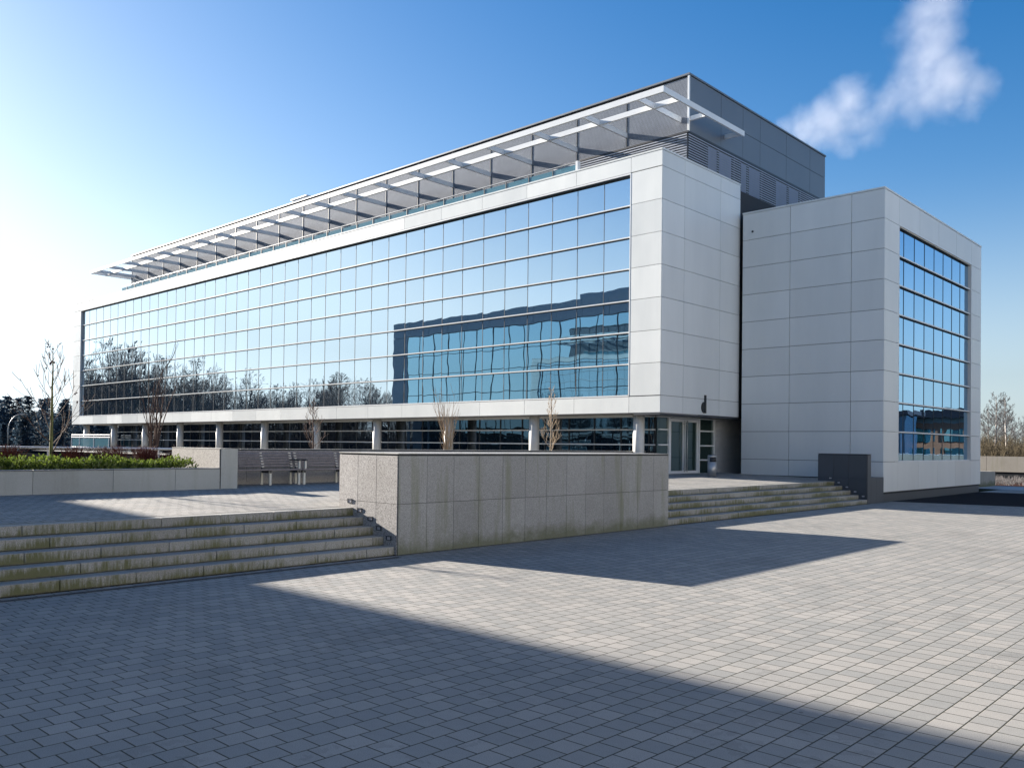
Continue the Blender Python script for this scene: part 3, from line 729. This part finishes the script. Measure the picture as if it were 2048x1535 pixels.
# the foreground tree at the left with a few dry leaves
tr, br = branch_tree(11, 3.05, .045, .56, clear=.12, n1=21, up=.8, crook=.07, minr=.007, levels=2, dens=.7)
e = plant('young_tree', (tr, br), (-23.0, 7.9, 1.42), 'young bare tree with a green mossy trunk and a few dry leaves, left foreground', 'tree', 'young bare trees in the planters', (MT['bark_g'], MT['bark']))
rn = random.Random(3); b = MB()
tips = [Vector(v) for v in br.v if v[2] > 3.0]; rn.shuffle(tips)
for q in [Vector((-23.0 + rn.uniform(-.12, .12), 7.9 + rn.uniform(-.12, .12), z)) for z in (4.42, 4.47, 4.12, 4.08, 4.05, 4.1, 3.95)] + tips[:9]:
    for _ in range(2):
        a = Vector((rn.uniform(-1, 1), rn.uniform(-1, 1), rn.uniform(-1, .2))).normalized() * .065; c = a.orthogonal().normalized() * .028
        b.quad(q, q + a * .5 + c, q + a, q + a * .5 - c)
b.build('leaves', MT['leafr'], e)
# upright multi-stemmed ones
def broom_tree(seed, h, n, r, spread):
    rn = random.Random(seed); tr = MB(); br = MB()
    for i in range(n):
        a = rn.uniform(0, 6.28); q = Vector((math.cos(a), math.sin(a), 0)) * rn.uniform(0, .10); d = Vector((math.cos(a) * spread, math.sin(a) * spread, 1)).normalized()
        ps = [q.copy()]; H = h * rn.uniform(.6, 1)
        for k in range(7):
            d = (d + Vector((rn.uniform(-1, 1), rn.uniform(-1, 1), .35)) * .10).normalized(); q = q + d * (H / 7); ps.append(q.copy())
        (tr if i < 5 else br).tube(ps, [r * (1 - k / 7.6) for k in range(8)], 5, cap=False)
        for j in range(6):
            k = rn.randint(1, 6); s = ps[k]; a = rn.uniform(0, 6.28); dd = (d + Vector((math.cos(a), math.sin(a), 0)) * .45).normalized()
            L = H * rn.uniform(.12, .3); br.tube([s, s + dd * L * .5, s + (dd + Vector((0, 0, .25))).normalized() * L], [r * .35, r * .25, r * .12], 3, cap=False)
    return tr, br
plant('columnar_tree', broom_tree(5, 3.6, 12, .028, .10), (-26.1, 11.9, 1.5), 'dark reddish upright bare tree of many stems, left of the benches', 'tree', 'young bare trees in the planters', (MT['bark'], MT['bark']))
tr, br = branch_tree(21, 1.95, .030, .42, clear=.08, n1=22, up=.55, crook=.12, minr=.007, levels=2, dens=.9)
plant('young_tree', (tr, br), (-23.6, 15.95, 1.6), 'small brown bare tree rising behind the bench wall in front of a white column', 'tree', 'young bare trees in the planters', (MT['bark'], MT['bark']))
plant('columnar_tree', broom_tree(9, 2.75, 20, .020, .12), (-23.6, 21.8, 1.6), 'dense tan upright shrub-like tree of many stems above the long granite wall', 'tree', 'young bare trees in the planters', (MT['bark_t'], MT['bark_t']))
tr, br = branch_tree(33, 2.95, .030, .32, clear=.08, n1=30, up=.75, crook=.09, minr=.007, levels=2, dens=.9)
plant('young_tree', (tr, br), (-23.6, 27.7, 1.6), 'slender tan bare tree rising above the right end of the long granite wall', 'tree', 'young bare trees in the planters', (MT['bark_t'], MT['bark_t']))

# hedge and red shrubs: many small leaf faces, one clump per plant
def leaf_clump(seed, n, sx, sy, h, size, upr=.8):
    rn = random.Random(seed); b = MB()
    for i in range(n):
        x, y = rn.uniform(-sx, sx), rn.uniform(-sy, sy); hh = h * (1 - .25 * (x / sx) ** 2 - .2 * (y / sy) ** 2) * rn.uniform(.55, 1.08)
        z = hh * rn.random() ** .5
        p = Vector((x, y, z)); a = rn.uniform(0, 6.28)
        d = Vector((math.cos(a) * .6, math.sin(a) * .6, upr)).normalized() * size * rn.uniform(.6, 1.2); c = d.cross(Vector((math.sin(a), -math.cos(a), .3))).normalized() * size * .22
        b.quad(p, p + d * .5 + c, p + d, p + d * .5 - c)
    return b
def leafmat(name, a, b_, rough=.4):
    m, nt, p = newmat(name); g = nt.nodes.new('ShaderNodeNewGeometry')
    c = ramp(nt, g.outputs['Random Per Island'], [(0, a), (1, b_)])
    nt.links.new(c, p.inputs['Base Color']); p.inputs['Roughness'].default_value = rough
    p.inputs['Subsurface Weight'].default_value = 0
    tr = nt.nodes.new('ShaderNodeBsdfTranslucent'); nt.links.new(c, tr.inputs[0])
    ms = nt.nodes.new('ShaderNodeMixShader'); ms.inputs[0].default_value = .35
    o = [n for n in nt.nodes if n.type == 'OUTPUT_MATERIAL'][0]
    nt.links.new(p.outputs[0], ms.inputs[1]); nt.links.new(tr.outputs[0], ms.inputs[2]); nt.links.new(ms.outputs[0], o.inputs[0])
    return m
MT['hedge'] = leafmat('hedge_leaves', (.035, .065, .008), (.15, .20, .03))
MT['redsh'] = leafmat('red_twigs', (.10, .03, .025), (.20, .07, .05), .7)
hb = MB(); rn = random.Random(8); k = 0; y = -.4
while y < 10.2:
    c = leaf_clump(100 + k, 620, .42, .42, rn.uniform(.22, .39), .085)
    dx, dy = -21.05 + rn.uniform(-.05, .05), y; n = len(hb.v)
    hb.v += [(v[0] + dx, v[1] + dy, v[2] + 1.43) for v in c.v]; hb.f += [tuple(i + n for i in f) for f in c.f]
    y += .42; k += 1
tag(hb.build('hedge', MT['hedge']), 'clipped low green hedge growing in the pale granite planter', 'hedge')
def redclump(seed, n, w_, h):
    rn = random.Random(seed); b = MB()
    for i in range(n):
        x, y = rn.gauss(0, w_ * .4), rn.gauss(0, w_ * .4); p = Vector((x * .4, y * .4, 0)); t = Vector((x + rn.uniform(-.1, .1), y + rn.uniform(-.1, .1), h * rn.uniform(.5, 1)))
        b.tube([p, p.lerp(t, .55) + Vector((rn.uniform(-.03, .03), 0, .03)), t], [.006, .005, .003], 3, cap=False)
        for j in range(2):
            q = p.lerp(t, rn.uniform(.5, .95)); b.tube([q, q + Vector((rn.uniform(-.1, .1), rn.uniform(-.1, .1), .1))], [.004, .002], 3, cap=False)
    return b
proto = None
rspots = [(-23.6, 4.6), (-23.9, 5.6), (-23.5, 6.4), (-23.8, 8.7), (-23.3, 9.3), (-23.7, 9.8), (-23.2, 10.4), (-24.6, 10.9), (-24.1, 7.3), (-25.3, 12.2), (-24.5, 12.6), (-23.1, 5.1)]
rlab = ['cut off by the left edge of the photo', 'second from the left edge', 'third from the left edge', 'just right of the mossy tree trunk', 'right of the mossy trunk, broadest of the row', 'in the middle of the row behind the hedge', 'above the right half of the hedge', 'left of the dark columnar tree', 'just left of the mossy tree trunk', 'behind the dark columnar tree', 'rightmost, beside the granite return wall', 'low at the left end of the hedge']
protos = []
for i, (x, y) in enumerate(rspots):
    if i < 3:
        c = redclump(50 + i, 130, .42, .62); o = c.build('red_shrub', MT['redsh']); protos.append(o)
    else: o = protos[i % 3].copy(); COL.objects.link(o); o.rotation_euler.z = i * 1.3
    o.location = (x, y, 1.40); tag(o, 'leafless red-brown shrub ' + rlab[i], 'shrub', 'red-brown shrubs behind the hedge')

# ------------------------------------------------------------------ background left: bank, conifers, lamp
b = MB()
struct(grid_sheet('hill', [-420, -300, -200, -150, -120, -100], [-60, -20, 10, 35, 60, 90, 140, 220],
                  lambda x, y: max(-.05, (-x - 100) * .045 + mnoise.noise(Vector((x * .02, y * .02, 0))) * 1.2) if x < -101 else -.05,
                  granite('dark_grass_bank', (.012, .014, .014), (.028, .03, .028), 3, .95)))
struct(MB().quad((-118, -10, .95), (-112, -10, .75), (-112, 75, .75), (-118, 75, .95)).build('road', MT['asph']))
MT['conif'] = leafmat('hazy_conifer_needles', (.03, .052, .08), (.06, .10, .14), .7)  # blue haze of distance is put into the needle colour
def conifer(seed, h):
    rn = random.Random(seed); f = MB(); t = MB(); t.tube([(0, 0, 0), (0, 0, h * .95)], [.18, .03], 6)
    nb = 90
    for i in range(nb):
        q = .16 + .84 * (i / nb) ** .9; z = h * q; R_ = h * .23 * (1.05 - q) ** .7 * rn.uniform(.6, 1.15) + .15; a = i * 2.4
        tip = Vector((math.cos(a) * R_, math.sin(a) * R_, z + R_ * rn.uniform(-.1, .35))); s = Vector((0, 0, z))
        for j in range(9):
            u = .25 + .75 * j / 8; c = s.lerp(tip, u); 
            for _ in range(3):
                dv = Vector((rn.uniform(-1, 1), rn.uniform(-1, 1), rn.uniform(-.3, .9))).normalized() * rn.uniform(.25, .5); sv = dv.orthogonal().normalized() * .09
                f.quad(c, c + dv * .5 + sv, c + dv, c + dv * .5 - sv)
    return t, f
cps = []
for s in range(3):
    t, f = conifer(60 + s, (9.5, 8.0, 10.5)[s])
    e = plant('conifer', (t, f), (0, 0, 0), 'x', 'conifer tree', 'dark conifers beyond the left railing', (MT['bark_d'], MT['conif']), ('trunk', 'crown')); cps.append(e)
rn = random.Random(5); cnt = 0
cspots = []
for i in range(44):
    az = 74.6 - (i % 22) * .36 + rn.uniform(-.2, .2)      # degrees left of +Y
    dist = rn.uniform(150, 175) if i < 22 else rn.uniform(120, 140)
    cspots.append((-math.sin(R(az)) * dist, math.cos(R(az)) * dist))
for i, (x, y) in enumerate(cspots):
    e = cps[i] if i < 3 else copy_tree(cps[i % 3])
    zb = max(0, (-x - 100) * .045) - 1.2
    e.location = (x, y, zb); e.rotation_euler.z = i * 1.7; sc_ = rn.uniform(.50, .82); e.scale = (sc_ * 1.15, sc_ * 1.15, sc_)
    e['label'] = 'dark bushy conifer on the bank beyond the left railing'
lp = empty('street_lamp', (-93, 22.0, 0), 'curved silver street lamp on the bank at the far left', 'street lamp')
lx, ly = -93, 28.0
lp.location = (lx, ly, 0)
pts = [(lx, ly, 0), (lx, ly, 3.0)] + [(lx, ly + 1.2 * (1 - math.cos(t)), 3.0 + 1.65 * math.sin(t)) for t in [R(a) for a in (15, 30, 45, 60, 75, 90)]]
MB().tube(pts, [.06] * 2 + [.045] * 6, 8).build('pole', MT['steel'], lp, True)
q = pts[-1]; MB().box(q[0] - .15, q[0] + .15, q[1], q[1] + .45, q[2] - .07, q[2] + .03).build('lamp_head', MT['steel'], lp)

# ------------------------------------------------------------------ background right: retaining wall, woods
e = empty('retaining_wall', (-15, 75, 0), 'low pale concrete retaining wall in front of the woods at the right', 'wall')
b = MB()
for i in range(30):
    b.box(-75 + 4 * i + .01, -71 + 4 * i - .01, 75, 75.4, .55, 1.75)
b.build('panel', MT['conc'], e)
MB().box(-75, 45, 75.08, 75.4, 0, .56).build('foot', MT['gap'], e)
tag(MB().box(-12.0, -11.2, 57.5, 58.0, .0, .42).box(-12.1, -11.1, 57.4, 58.1, .42, .5).box(-11.8, -11.4, 57.46, 57.5, .1, .3).build('concrete_block', MT['whiterail']), 'small white concrete block on the pavement at the right edge', 'block')
wt = []
for s in range(4):
    tr, br = branch_tree(200 + s, (11, 9.5, 12, 10)[s], (.16, .2, .15, .18)[s], (.44, .56, .40, .52)[s], clear=.28, n1=24, up=.35, crook=.22, minr=.017, levels=3, dens=1.25)
    e = plant('bare_tree', (tr, br), (0, 0, 0), 'x', 'tree', 'bare trees in the woods', ((MT['birch'], MT['bark_d'])[s % 2], MT['bark_d'])); wt.append(e)
rn = random.Random(12); first = True
wspots = [(-21.5, 92, 0, .95), (-17.2, 88, 3, 1.0), (-24.3, 99, 2, .95), (-19.6, 104, 1, .95), (-14.8, 98, 1, 1.05), (-22.8, 110, 3, 1.0), (-26.5, 106, 0, .9), (-18.0, 112, 2, 1.0), (-28, 118, 1, 1.0), (-23.5, 122, 0, 1.0), (-20, 96, 2, .7), (-25.5, 93, 1, .72)]
wl = ['pale-stemmed birch nearest the white wing at the right edge', 'dark crooked tree cut off by the right edge of the photo', 'slim dark tree close behind the corner of the wing', 'broad dark tree between the birch and the right edge', 'dark tree at the right edge, partly out of the photo', 'bare tree far back behind the pale birch', 'bare pale tree half hidden by the wing corner', 'thin bare tree deep in the right-hand woods', 'tree almost wholly hidden by the white wing', 'pale bare tree farthest back in the woods', 'short bare tree low behind the concrete wall', 'short dark tree behind the left end of the visible concrete wall']
for i, (x, y, k, s_) in enumerate(wspots):
    e = wt[k] if wt[k].get('used') is None else copy_tree(wt[k]); 
    if e is wt[k]: wt[k]['used'] = 1
    e.location = (x, y, 0); e.rotation_euler.z = i * 2.1; e.scale = (s_ * .80,) * 2 + (s_ * .70,); e['label'] = wl[i]
# thicket: undergrowth that reads as one mass
b = MB(); rn = random.Random(4)
for i in range(5200):
    y = rn.uniform(84, 128); x = -y * rn.uniform(.10, .29); h_ = rn.uniform(.8, 2.9); p = Vector((x, y, rn.uniform(0, 1.2)))
    t = p + Vector((rn.uniform(-1, 1) * .9, rn.uniform(-1, 1) * .5, h_)); b.tube([p, p.lerp(t, .5) + Vector((rn.uniform(-.3, .3), 0, 0)), t], [.03, .022, .01], 3, cap=False)
    for j in range(4):
        q = p.lerp(t, rn.uniform(.2, .95)); b.tube([q, q + Vector((rn.uniform(-.9, .9), rn.uniform(-.4, .4), rn.uniform(.1, .9)))], [.014, .006], 3, cap=False)
tag(b.build('undergrowth', leafmat('undergrowth_twigs', (.05, .04, .025), (.15, .12, .07), .9)), 'brown leafless undergrowth filling the woods at the right', 'undergrowth', None, 'stuff')
b = MB(); rn = random.Random(14)
for i in range(2600):
    x, y = rn.uniform(-24, -6), rn.uniform(61, 74.5); p = Vector((x, y, 0)); t = p + Vector((rn.uniform(-.2, .2), rn.uniform(-.2, .2), rn.uniform(.1, .38)))
    b.tube([p, t], [.02, .012], 3, cap=False)
tag(b.build('ground_cover', MT['bark_d']), 'low brown ground cover in front of the concrete wall', 'ground cover', None, 'stuff')

# ------------------------------------------------------------------ what the mirrored glass shows: buildings and trees across the plaza
op = empty('glass_office', (-50, -10, 0), 'glass office block across the plaza, seen mirrored in the long facade', 'office building')
YO = -.8; OH = 15.5; OXL, OXR = -76.0, -17.0
MB().box(OXL, OXR, -22, YO - .15, 0, OH - .05).build('body', MT['dark'], op)
MB().quad((OXR, YO, 1.0), (-73.6, YO, 1.0), (-73.6, YO, 13.9), (OXR, YO, 13.9)).build('glazing', MT['glass_opp'], op)
b = MB(); x = -73.6
while x < OXR: b.box(x - .04, x + .04, YO - .02, YO + .05, 1, 13.9); x += 2.2
z = 1.0
while z < 14: b.box(-73.6, OXR, YO - .02, YO + .045, z - .035, z + .035); z += 2.15
b.build('mullions', MT['dark'], op)
MT['opanel'] = simple('blue_grey_panel', (.27, .36, .43), .5)
b = MB(); panels(b, 'y', YO + .06, 1, [-76 + 3 * i for i in range(20)] + [OXR], [13.93, OH], .2, .02); b.box(OXL, -73.64, YO - .1, YO + .06, 0, 13.9); b.box(-73.6, OXR, YO - .1, YO + .055, 0, .99)
b.build('fascia', MT['opanel'], op)
MB().box(-51, -44, -8, -3, OH, OH + 1.0).build('roof_plant', MT['opanel'], op)
# unseen pale block added in the east; its sunlit face lights the plaza
MT['bounce'] = simple('pale_bounce_face', (.30, .30, .29), .7)
eb = empty('bounce_block', (30, 20, 0), 'unseen pale block behind the camera, added to bounce sunlight', 'office building')
MB().box(15, 30, -30, 62, 0, 17).build('wall', MT['bounce'], eb)
# brick building, mirrored in the wing's window
MT['brick'] = simple('peach_brick', (.52, .27, .17), .8)
MT['tealg'] = mirror_glass('teal_window', 0, 2, 0, 3, 'x', .4, (.5, .8, .85), (.02, .08, .1), .3, .5)
bb = empty('brick_office', (22, 135, 0), 'peach brick office building seen mirrored in the wing window', 'office building')
MT['brick'] = simple('peach_brick_wall', (.34, .17, .105), .85, 0, .15, 1.5)
MT['droof'] = simple('dark_roof', (.02, .024, .035), .9, spec=.05)
MB().box(4, 17, 130, 146, 0, 6.0).build('wall', MT['brick'], bb)
MB().box(3, 18, 129, 147, 6.7, 7.1).box(5.5, 15.5, 132, 144, 7.1, 8.0).build('roof', MT['droof'], bb)
MB().box(4.2, 16.8, 130.2, 145.8, 6.0, 6.7).build('eaves', simple('grey_eaves', (.3, .33, .34), .6), bb)
for x in (5.2, 9.2, 13.2):
    for z in (.8, 3.4): MB().box(x, x + 2.4, 129.9, 130.1, z, z + 1.7).build('window', MT['tealg'], bb)
nb_ = empty('dark_office', (24, 126, 0), 'dark navy glass office block mirrored at the left of the wing window', 'office building')
MB().box(14.5, 34, 122, 128, 0, 6.9).build('wall', simple('navy_glass_block', (.012, .03, .06), .2), nb_)
MB().box(14, 34.5, 121.5, 128.5, 6.9, 7.5).box(18, 26, 123, 127, 7.5, 8.4).build('roof', MT['droof'], nb_)
for x in (16, 20, 24, 28): MB().box(x, x + 2.6, 121.9, 122.05, 3.3, 5.2).build('window', MT['tealg'], nb_)
e = empty('fence', (8, 100, 0), 'white post and rail fence seen mirrored in the wing window', 'fence')
b = MB()
for i in range(26): b.box(-6 + i * 1.2, -5.95 + i * 1.2, 100, 100.05, 0, 1.7)
for z in (.6, 1.1, 1.65): b.box(-6, 26, 100, 100.04, z, z + .05)
b.build('rails', MT['whiterail'], e)
# tall bare trees west of the glass office: they show only as reflections
mt = []
for s in range(3):
    tr, br = branch_tree(300 + s, (15, 13, 16)[s], .30, .58, clear=.26, n1=24, up=.22, crook=.34, minr=.026, levels=3, dens=1.1)
    mt.append(plant('bare_tree', (tr, br), (0, 0, 0), 'x', 'tree', 'tall bare trees mirrored in the facade', (MT['bark_d'], MT['bark_d'])))
rn = random.Random(77); mspots = []
for i in range(170):       # a wood west and south-west of the plaza, taller towards the north
    if i < 26: fx_ = rn.uniform(-83, -60); t_ = rn.uniform(40, 80); el = rn.uniform(.055, .120) * (1 if fx_ < -70 else .8)
    else: fx_ = rn.uniform(-82, -33); t_ = rn.uniform(85, 165); el = rn.uniform(.042, .078)
    L_ = math.hypot(fx_, 30.4); dx_, dy_ = fx_ / L_, -30.4 / L_
    x, y = fx_ + dx_ * t_, 30.4 + dy_ * t_
    mspots.append((x, y, (1.5 + el * (L_ + t_)) / 15.0))
for i, (x, y, s_) in enumerate(mspots):
    e = mt[i] if i < 3 else copy_tree(mt[i % 3]); e.location = (x, y, 0); e.rotation_euler.z = i * 1.9; e.scale = (s_,) * 3
    e['label'] = 'tall dark bare tree seen only as a wavy reflection in the facade'

# ------------------------------------------------------------------ steam cloud
def cloud():
    bx = MB(); cx = Vector((0, 0, 0))
    # blobs in the cloud's own plane (right, up) in metres, 420 m away
    fwd = Vector((-_f.y * 0 + _f.x, _f.y, 0)).normalized()
    D = 420
    rt = Vector((fwd.y, -fwd.x, 0))
    S = D / 1728.4
    blobs = []
    for (px, py, r_, dn) in ((1725, 215, 46, .7), (1765, 180, 48, .7), (1815, 200, 50, .6), (1840, 145, 60, .7), (1870, 175, 55, .8), (1635, 262, 40, .8), (1845, 10, 60, .7), (1935, 190, 40, .6), (1600, 245, 48, 1.0), (1660, 222, 62, 1.1), (1695, 180, 50, 1.0), (1735, 250, 40, .5), (1760, 205, 46, .55), (1800, 160, 58, .6), (1850, 100, 72, .75), (1870, 40, 70, .75), (1880, -20, 66, .7), (1900, 130, 72, .9), (1950, 155, 52, .8), (1895, 185, 40, .6), (1680, 262, 42, .8), (1565, 238, 26, .8), (1800, 50, 44, .4), (1985, 150, 26, .4)):
        c = rt * ((px - 1024) * S) + fwd * D + Vector((0, 0, 2.15 + (884 - py) * S))
        blobs.append((c, r_ * 1.2 * S, dn))
    mn = Vector((min(c.x - r for c, r, d in blobs), min(c.y - r for c, r, d in blobs), min(c.z - r for c, r, d in blobs))) - Vector((4, 4, 4))
    mx = Vector((max(c.x + r for c, r, d in blobs), max(c.y + r for c, r, d in blobs), max(c.z + r for c, r, d in blobs))) + Vector((4, 4, 4))
    bx.box(mn.x, mx.x, mn.y, mx.y, mn.z, mx.z)
    m = bpy.data.materials.new('steam'); m.use_nodes = True; nt = m.node_tree; nt.nodes.clear()
    o = nt.nodes.new('ShaderNodeOutputMaterial'); v = nt.nodes.new('ShaderNodeVolumePrincipled'); nt.links.new(v.outputs[0], o.inputs['Volume'])
    v.inputs['Color'].default_value = (.90, .91, .97, 1); v.inputs['Anisotropy'].default_value = 0.0
    g = nt.nodes.new('ShaderNodeNewGeometry')
    nz = nt.nodes.new('ShaderNodeTexNoise'); nz.inputs['Scale'].default_value = .05; nz.inputs['Detail'].default_value = 8; nz.inputs['Roughness'].default_value = .6
    nt.links.new(g.outputs['Position'], nz.inputs['Vector'])
    wv = nt.nodes.new('ShaderNodeVectorMath'); wv.operation = 'MULTIPLY_ADD'; wv.inputs[1].default_value = (24, 24, 24)
    sb = nt.nodes.new('ShaderNodeVectorMath'); sb.operation = 'SUBTRACT'; sb.inputs[1].default_value = (.5, .5, .5)
    nt.links.new(nz.outputs['Color'], sb.inputs[0]); nt.links.new(sb.outputs[0], wv.inputs[0]); nt.links.new(g.outputs['Position'], wv.inputs[2])
    tot = None
    for c, r, d in blobs:
        ds = nt.nodes.new('ShaderNodeVectorMath'); ds.operation = 'DISTANCE'; ds.inputs[1].default_value = c; nt.links.new(wv.outputs[0], ds.inputs[0])
        q = M(nt, 'MAXIMUM', 0, M(nt, 'SUBTRACT', 1, M(nt, 'DIVIDE', ds.outputs['Value'], r)))
        q = M(nt, 'MULTIPLY', M(nt, 'POWER', q, 1.25), d * 1.25); tot = q if tot is None else M(nt, 'MAXIMUM', tot, q)
    nz2 = noise(nt, g.outputs['Position'], .11, 8, .68)
    den = M(nt, 'MULTIPLY', M(nt, 'MAXIMUM', 0, M(nt, 'SUBTRACT', M(nt, 'MULTIPLY', tot, M(nt, 'ADD', .05, M(nt, 'MULTIPLY', nz2, 1.9))), .13)), .034)
    nt.links.new(den, v.inputs['Density'])
    ob = bx.build('steam_cloud', m)
    return tag(ob, 'white plume of steam drifting in the blue sky above the right wing', 'steam cloud', None, 'stuff')
cloud()

b = MB(); rn = random.Random(44)
for i in range(3600):
    fx_ = rn.uniform(-83, -33); t_ = rn.uniform(70, 150); L_ = math.hypot(fx_, 30.4)
    x, y = fx_ + fx_ / L_ * t_, 30.4 - 30.4 / L_ * t_
    h_ = rn.uniform(1.5, 5.5); p = Vector((x, y, 0)); t = p + Vector((rn.uniform(-1.2, 1.2), rn.uniform(-1.2, 1.2), h_)); b.tube([p, t], [.07, .03], 3, cap=False)
    for j in range(4):
        q = p.lerp(t, rn.uniform(.2, .95)); b.tube([q, q + Vector((rn.uniform(-1.3, 1.3), rn.uniform(-1.3, 1.3), rn.uniform(.1, 1.2)))], [.045, .02], 3, cap=False)
tag(b.build('undergrowth', MT['bark_d']), 'dark undergrowth below the mirrored trees in the facade', 'undergrowth', None, 'stuff')


tag(MB().box(-12.80, -12.775, -1, 10.6, .003, .007).box(-12.73, -12.705, -1, 10.6, .003, .007).build('slot_drain', MT['gap']), 'thin black double slot drain along the foot of the left steps', 'drain')
